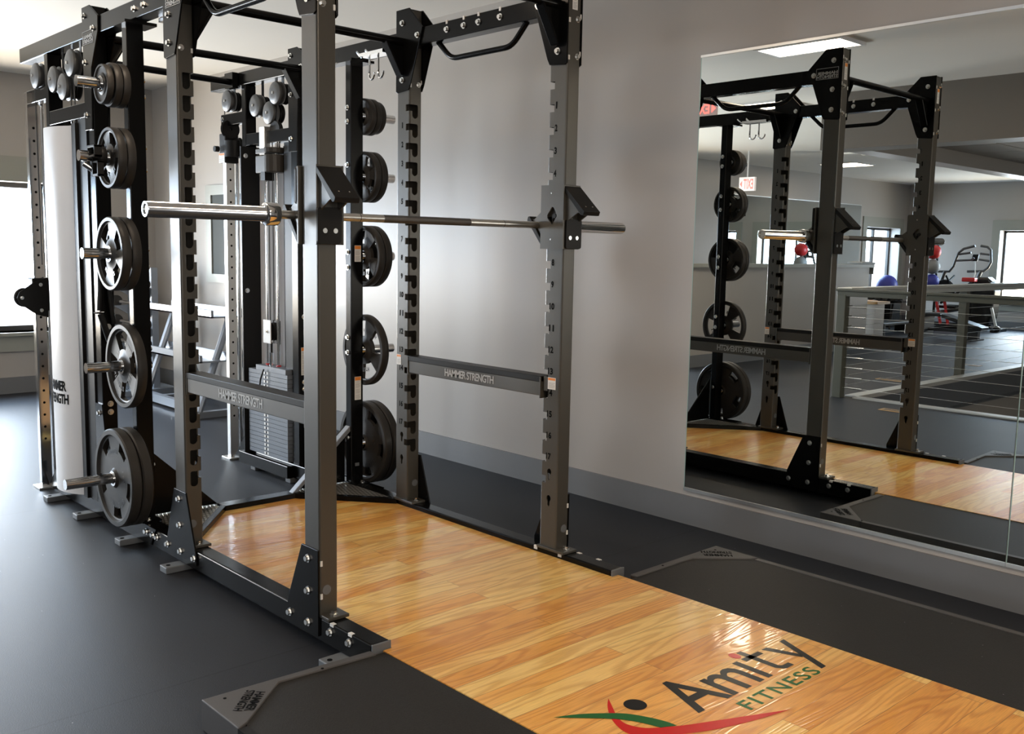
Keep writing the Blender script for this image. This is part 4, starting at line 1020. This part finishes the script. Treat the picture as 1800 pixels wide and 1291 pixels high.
strip('logo_swoosh', smooth([(1.074, -0.277), (1.114, -0.306), (1.153, -0.334), (1.187, -0.352), (1.217, -0.354), (1.256, -0.335), (1.286, -0.295), (1.320, -0.237), (1.355, -0.162), (1.390, -0.086), (1.426, -0.007), (1.460, 0.066)]), smooth([(1.074, -0.277), (1.097, -0.307), (1.124, -0.334), (1.157, -0.360), (1.189, -0.378), (1.232, -0.392), (1.275, -0.380), (1.326, -0.314), (1.362, -0.253), (1.395, -0.177), (1.432, -0.060), (1.460, 0.066)]), 'logored', ZL+0.0004)

# ---------------------------------------------------------------- dumbbell racks behind the towers
dr = thing('dumbbell_rack', (-4.9, 1.25, 0), 'empty silver A-frame dumbbell rack against the wall behind the weight stack', 'dumbbell rack')
for x in (-5.45, -4.42):
    MB().tube([(x, 1.05, 0.05), (x+0.0, 1.34, 0.84)], 0.03, 8).build('leg', 'silver', dr)
    MB().tube([(x, 1.58, 0.05), (x, 1.30, 0.80)], 0.025, 8).build('leg', 'silver', dr)
    MB().box(x-0.03, x+0.03, 0.98, 1.62, 0.0, 0.05).build('foot', 'silver', dr)
MB().box(-5.45, -4.42, 1.03, 1.08, 0.03, 0.10).build('front_stretcher', 'silver', dr)
for z, y, x1 in ((0.80, 1.22, -4.28), (0.45, 1.14, -4.32)):
    MB().box(-5.55, x1, y-0.12, y-0.10, z, z+0.06).box(-5.55, x1, y-0.12, y+0.14, z, z+0.012).box(-5.55, x1, y+0.12, y+0.14, z, z+0.07).build('tray', 'silver', dr)
vr = thing('dumbbell_tree', (-6.15, 1.25, 0), 'silver upright rack of round black dumbbells half hidden behind the left storage post', 'dumbbell rack')
MB().box(-6.5, -5.8, 1.0, 1.5, 0, 0.05).build('base', 'silver', vr)
for x in (-6.40, -5.90):
    MB().box(x-0.025, x+0.025, 1.30, 1.36, 0.05, 1.15).build('post', 'silver', vr)
k = 0
for j, z in enumerate((0.22, 0.40, 0.58, 0.76, 0.94)):
    MB().prism([(1.16, z+0.02), (1.36, z+0.03), (1.36, z-0.10)], 'x', -6.43, -6.415).prism([(1.16, z+0.02), (1.36, z+0.03), (1.36, z-0.10)], 'x', -5.925, -5.91).build('saddle', 'silver', vr)
    d = thing('dumbbell', (-6.17, 1.20, z+0.055), 'black dumbbell with light number on its round end, level %s of the upright rack' % ('one', 'two', 'three', 'four', 'five')[j], 'dumbbell', 'dumbbells on the upright rack')
    MB().cyl((-6.5, 1.20, z+0.062), (-5.85, 1.20, z+0.062), 0.016, 12).build('handle', 'chrome', d)
    for xa_, xb_ in ((-6.56, -6.44), (-5.90, -5.78)):
        MB().cyl((xa_, 1.20, z+0.062), (xb_, 1.20, z+0.062), 0.055, 24).build('head', 'rubber', d)
    tt = ('20', '15', '12', '8', '5')[j]
    MB().text(tt, (-5.779, 1.20-0.014*len(tt), z+0.035), (0, 1, 0), (0, 0, 1), 0.028*len(tt), 0.055, 0.02).build('number', 'label', d)

# ---------------------------------------------------------------- cable railing round the stairwell (seen in the mirror)
gr = thing('guard_railing', (-1.9, -3.15, 0), 'olive grey guard railing with tight steel cables round the stair opening, seen in the mirror', 'railing')
posts = [(-1.90, -3.15), (-1.93, -6.02), (-1.93, -8.9), (-1.93, -11.7), (0.95, -3.15), (3.8, -3.15)]
for x, y in posts: MB().box(x-0.045, x+0.045, y-0.045, y+0.045, 0, 1.0).build('post', 'railpaint', gr, bevel=0.004)
MB().box(-1.95, 5.0, -3.19, -3.11, 0.985, 1.035).build('front_rail', 'railpaint', gr, bevel=0.004)
MB().box(-1.97, 5.0, -3.21, -3.09, 1.035, 1.058).build('front_rail_cap', 'railpaint', gr, bevel=0.004)
MB().box(-1.97, -1.87, -13.5, -3.21, 0.985, 1.035).build('lit_side_rail', 'raillit', gr, bevel=0.004)  # light grey instead of railing paint: lit side put into the colour
MB().box(-1.99, -1.84, -13.5, -3.19, 1.037, 1.066).build('side_rail_cap', 'raillit', gr, bevel=0.004)
for k in range(9):
    z = 0.10+0.098*k
    MB().tube([(-1.9, -3.15, z), (1.0, -3.15, z-0.001), (5.0, -3.15, z)], 0.0017, 6).build('cable', 'steel', gr)
    MB().tube([(-1.93, -3.15, z), (-1.93, -8.0, z-0.001), (-1.93, -13.5, z)], 0.0017, 6).build('cable', 'steel', gr)
    MB().cyl((-1.845, -3.15, z), (-1.66, -3.15, z), 0.008, 10).build('turnbuckle', 'chrome', gr)
    MB().cyl((-1.93, -3.205, z), (-1.93, -3.38, z), 0.008, 10).build('turnbuckle', 'chrome', gr)
for n, (x, y) in enumerate(((-1.12, -2.78), (-2.20, -4.85), (-2.3, -7.2))):
    v = thing('floor_vent', (x, y, 0), ('tan floor register in front of the railing, nearest the mirror', 'tan floor register beside the railing in the mirror, middle distance', 'tan floor register beside the railing in the mirror, farthest')[n], 'floor vent', 'floor registers')
    MB().box(x-0.15, x+0.15, y-0.06, y+0.06, 0, 0.004).build('frame', 'tan', v)
    g = MB()
    for k in range(12): g.box(x-0.125+k*0.0215, x-0.112+k*0.0215, y-0.042, y+0.042, 0.0042, 0.005)
    g.build('grille', 'bronze', v)

# ---------------------------------------------------------------- exit signs and emergency light
def exit_sign(x0, x1, y, z0, z1, lab, box, word, arrow_left):
    r = thing('exit_sign', ((x0+x1)/2, y, z0), lab, 'exit sign')
    h = z1-z0; wd = x1-x0
    if box: MB().box(x0, x1, y-0.045, y, z0, z1).build('housing', 'exitwhite', r, bevel=0.004)
    else: MB().box(x0, x1, y-0.006, y, z0-0.01, z1+0.01).build('acrylic_panel', mat('clear_pinkish_acrylic', (0.55, 0.40, 0.38), 0.2), r)
    yy = y+0.0012
    # seen from +y the reader looks along -y: reading direction is -x
    tx0 = x1-wd*0.08 if not arrow_left else x1-wd*0.28
    tw = wd*0.62
    MB().text(word, (tx0, yy, z0+h*0.14), (-1, 0, 0), (0, 0, 1), tw, h*0.72, 0.02).build('letters', 'exitred', r)
    if arrow_left: pts = [(x1-wd*0.05, z0+h*0.5), (x1-wd*0.2, z0+h*0.82), (x1-wd*0.2, z0+h*0.18)]
    else: pts = [(x0+wd*0.06, z0+h*0.5), (x0+wd*0.2, z0+h*0.74), (x0+wd*0.2, z0+h*0.26)]
    MB().add([(p[0], yy, p[1]) for p in pts], [(0, 1, 2)]).build('arrow', 'exitred', r)
    MB().cyl(((x0+x1)/2, y-0.02, z1), ((x0+x1)/2, y-0.02, ZC), 0.012, 12).build('stem', 'white', r)
    return r
exit_sign(-2.96, -2.64, -2.0, 2.645, 2.765, 'big lit red exit sign cut off by the upper left edge of the mirror', False, 'EXIT', True)
exit_sign(-5.445, -5.185, -6.5, 2.265, 2.46, 'small white exit sign with red letters hanging farther back in the mirror', True, 'EXIT', False)
em = thing('emergency_light', (-3.8, -6.7, 2.70), 'white twin emergency lamp on the ceiling behind the reflected rack', 'emergency light')
MB().box(-3.95, -3.72, -6.76, -6.68, 2.72, ZC).build('housing', 'ceil', em, bevel=0.006)
for x in (-3.66, -3.60): MB().cyl((x, -6.72, 2.76), (x+0.03, -6.64, 2.73), 0.035, 16, 0.05).build('lamp_head', 'ceil', em)

# ---------------------------------------------------------------- far equipment seen in the mirror
bt = thing('ball_rack', (-5.22, -12.5, 0), 'black upright ball stand far back in the mirror', 'ball rack')
MB().cyl((-5.22, -12.68, 0), (-5.22, -12.68, 1.6), 0.022, 12).build('pole', 'mblack', bt)
MB().cyl((-5.22, -12.62, 0), (-5.22, -12.62, 0.03), 0.17, 24).build('base', 'mblack', bt)
for z, c, nm in ((1.462, 'red', 'red'), (1.189, 'ballgrey', 'grey'), (0.915, 'blue', 'blue')):
    MB().lathe([(0.085, 0), (0.10, 0.004), (0.10, 0.008), (0.085, 0.008), (0.085, 0)], (-5.22, -12.5, z-0.125), 'z', 20).box(-5.235, -5.205, -12.68, -12.59, z-0.125, z-0.115).build('ring_shelf', 'mblack', bt)
    b = MB().sphere((-5.22, -12.5, z), 0.137, 28).build('medicine_ball', c, origin=(-5.22, -12.5, z)); tag(b, '%s medicine ball on the black stand at the far window, seen in the mirror' % nm, 'medicine ball', 'medicine balls on the stand')
bb = MB().sphere((-6.2, -12.75, 0.80), 0.2, 28).build('exercise_ball', 'blue'); tag(bb, 'blue exercise ball in front of the narrow window behind the half wall', 'exercise ball')
bs = MB().box(-6.4, -6.0, -12.95, -12.55, 0, 0.60).build('ball_stand', 'mblack'); tag(bs, 'dark stand under the blue exercise ball behind the half wall', 'stand')

el = thing('elliptical_trainer', (-4.75, -13.4, 0), 'black elliptical trainer with grey looping handlebars before the bright far window', 'elliptical trainer')
ey = -13.4
MB().prism([(-4.88, 0.12), (-4.92, 0.50), (-4.88, 0.88), (-4.76, 0.97), (-4.48, 0.97), (-4.36, 0.76), (-4.38, 0.30), (-4.44, 0.10)], 'y', ey-0.17, ey+0.17).build('drive_housing', 'mblack', el, bevel=0.04)
MB().prism([(-4.80, 0.965), (-4.70, 1.01), (-4.52, 1.01), (-4.42, 0.93)], 'y', ey-0.12, ey+0.12).build('housing_highlight', 'railpaint', el, bevel=0.015)  # highlight on top of the black housing, put in as olive-grey colour
MB().box(-5.5, -4.42, ey-0.05, ey+0.05, 0.05, 0.12).build('base_frame', 'mblack', el, bevel=0.01)
MB().box(-5.50, -5.40, ey-0.3, ey+0.3, 0.0, 0.06).build('foot', 'mblack', el, bevel=0.01)
MB().box(-4.34, -4.26, ey-0.3, ey+0.3, 0.0, 0.06).build('foot', 'mblack', el, bevel=0.01)
MB().tube([(-4.26, ey+0.2, 0.06), (-4.385, ey+0.18, 0.45)], 0.025, 10).build('stabiliser', 'raillit', el)
MB().cyl((-4.25, ey+0.17, 0.06), (-4.25, ey+0.23, 0.06), 0.06, 16).build('wheel', 'mblack', el)
def bar(pts, y, r=0.024, m='pulley', nm='handlebar'): MB().tube([(x, y, z) for x, z in pts], r, 10).build(nm, m, el)
bar([(-5.444, 1.092), (-5.20, 1.099), (-5.13, 1.20), (-5.089, 1.344), (-5.049, 1.456), (-4.96, 1.531), (-4.754, 1.588)], ey+0.2)
bar([(-5.047, 1.425), (-4.819, 1.46)], ey+0.2, 0.02, nm='prong')
bar([(-5.102, 1.305), (-4.809, 1.324), (-4.759, 1.366)], ey+0.2, 0.02, nm='prong')
bar([(-4.811, 1.593), (-4.684, 1.572), (-4.624, 1.515), (-4.601, 1.292), (-4.655, 1.179), (-4.729, 1.119), (-5.029, 1.103)], ey-0.2)
bar([(-4.81, 1.448), (-4.627, 1.426)], ey-0.2, 0.02, nm='prong')
bar([(-4.824, 1.335), (-4.618, 1.308)], ey-0.2, 0.02, nm='prong')
bar([(-5.281, 1.097), (-5.36, 0.85), (-5.40, 0.40)], ey+0.2, 0.035, nm='swing_arm')
bar([(-4.775, 1.111), (-4.856, 0.90)], ey-0.2, 0.035, nm='swing_arm')
MB().prism([(-4.883, 1.301), (-4.860, 1.43), (-4.751, 1.432), (-4.775, 1.301)], 'y', ey-0.02, ey+0.02).build('console', 'mblack', el, bevel=0.006)
bar([(-4.82, 1.30), (-4.80, 1.10), (-4.82, 0.97)], ey, 0.010, 'raillit', 'console_post')
for s in (-1, 1):
    bar([(-5.42, 0.30), (-4.9, 0.42)], ey+s*0.22, 0.03, nm='pedal_arm')
    MB().box(-5.35, -5.02, ey+s*0.22-0.08, ey+s*0.22+0.08, 0.40, 0.45).build('pedal', 'mblack', el)
sb = thing('exercise_bike', (-4.95, -12.95, 0), 'exercise bike with red saddle and frame between the ball stand and the elliptical', 'exercise bike')
by = -13.02
MB().lathe([(0.02, -0.05), (0.19, -0.05), (0.21, 0), (0.19, 0.05), (0.02, 0.05)], (-5.20, by, 0.74), 'y', 28).build('flywheel_cover', 'mblack', sb)
MB().tube([(-5.36, by, 0.66), (-5.22, by, 0.10)], 0.028, 8).build('frame_leg', 'red', sb)
MB().tube([(-5.20, by, 0.66), (-5.08, by, 0.10)], 0.028, 8).build('frame_leg', 'red', sb)
MB().tube([(-5.25, by, 0.50), (-4.66, by, 0.90)], 0.025, 8).build('frame_beam', 'mblack', sb)
MB().tube([(-4.70, by, 0.08), (-4.66, by, 0.92)], 0.025, 8).build('seat_post', 'mblack', sb)
MB().tube([(-5.3, by, 0.05), (-4.6, by, 0.05)], 0.03, 8).build('base', 'mblack', sb)
for x in (-5.25, -4.65): MB().box(x-0.03, x+0.03, by-0.17, by+0.17, 0, 0.045).build('foot', 'mblack', sb)
MB().box(-4.86, -4.62, by-0.08, by+0.08, 0.92, 1.0).build('saddle', 'red', sb, bevel=0.02)
MB().tube([(-5.10, by-0.18, 1.02), (-5.12, by, 0.92), (-5.10, by+0.18, 1.02)], 0.018, 8).build('handlebar', 'mblack', sb)
bn = thing('incline_bench', (-4.1, -11.0, 0), 'black padded incline bench with its low end towards the window light', 'bench')
MB().prism([(-4.66, 0.42), (-4.30, 0.42), (-4.30, 0.37), (-4.66, 0.37)], 'y', -11.15, -10.85).build('seat_pad', 'mblack', bn, bevel=0.01)
MB().prism([(-4.28, 0.42), (-3.60, 0.23), (-3.62, 0.17), (-4.28, 0.36)], 'y', -11.15, -10.85).build('back_pad', 'mblack', bn, bevel=0.01)
MB().box(-3.86, -3.70, -11.05, -10.95, 0.02, 0.20).build('support', 'mblack', bn)
MB().box(-3.85, -3.71, -11.25, -10.75, 0, 0.03).build('foot', 'mblack', bn)
MB().box(-4.60, -4.54, -11.2, -10.8, 0, 0.37).build('rear_support', 'mblack', bn)
MB().box(-4.6, -3.8, -11.02, -10.98, 0.12, 0.17).build('spine', 'mblack', bn)
fb = thing('flat_bench', (-5.35, -11.2, 0), 'low black flat bench frame on the floor by the far dumbbell rack', 'bench')
MB().box(-5.55, -5.15, -11.9, -10.6, 0.16, 0.21).build('pad', 'mblack', fb, bevel=0.01)
for y in (-11.8, -10.7): MB().box(-5.52, -5.18, y-0.03, y+0.03, 0, 0.16).build('leg', 'mblack', fb)
fr = thing('dumbbell_rack', (-5.9, -12.1, 0), 'black dumbbell rack full of round dumbbells, far back in the mirror', 'dumbbell rack')
for x in (-6.12, -5.62):
    MB().tube([(x, -11.78, 0.03), (x-0.1, -12.06, 0.49)], 0.02, 8).build('leg', 'mblack', fr)
MB().box(-6.30, -5.50, -12.18, -11.95, 0.50, 0.54).build('tray', 'mblack', fr)
for k in range(5):
    x = -6.24+0.15*k
    d = MB().cyl((x, -12.2, 0.61), (x, -12.08, 0.61), 0.065, 18).cyl((x, -12.08, 0.61), (x, -12.0, 0.61), 0.018, 10).cyl((x, -12.0, 0.61), (x, -11.88, 0.61), 0.065, 18)
    o = d.build('dumbbell', 'rubber'); tag(o, 'round black dumbbell on the far rack in the mirror, %s along the tray' % ('first', 'second', 'third', 'fourth', 'fifth')[k], 'dumbbell', 'dumbbells on the far rack')
bx = MB().box(-4.56, -4.20, -8.75, -8.35, 0.64, 0.69).build('wooden_top', 'tan')
sbx = thing('side_stand', (-4.38, -8.55, 0), 'small stand with amber and tan wooden top at the end of the half wall', 'stand')
bpy.data.objects.remove(bx)
MB().box(-4.56, -4.36, -8.75, -8.35, 0.645, 0.69).build('amber_tray', 'amber', sbx)
MB().box(-4.36, -4.16, -8.75, -8.35, 0.645, 0.685).build('wooden_top', 'tan', sbx)
MB().box(-4.50, -4.22, -8.70, -8.40, 0.0, 0.645).build('pedestal', 'wall', sbx)
tw = MB().prism([(-7.85, 1.246), (-8.25, 1.246), (-8.25, 1.27), (-8.05, 1.285), (-7.85, 1.275)], 'x', -4.42, -4.18).prism([(-8.22, 1.10), (-8.25, 1.10), (-8.25, 1.27), (-8.22, 1.27)], 'x', -4.41, -4.20).build('folded_towel', 'ballgrey', bevel=0.006)
tag(tw, 'grey folded towel lying over the end of the half wall cap', 'towel')
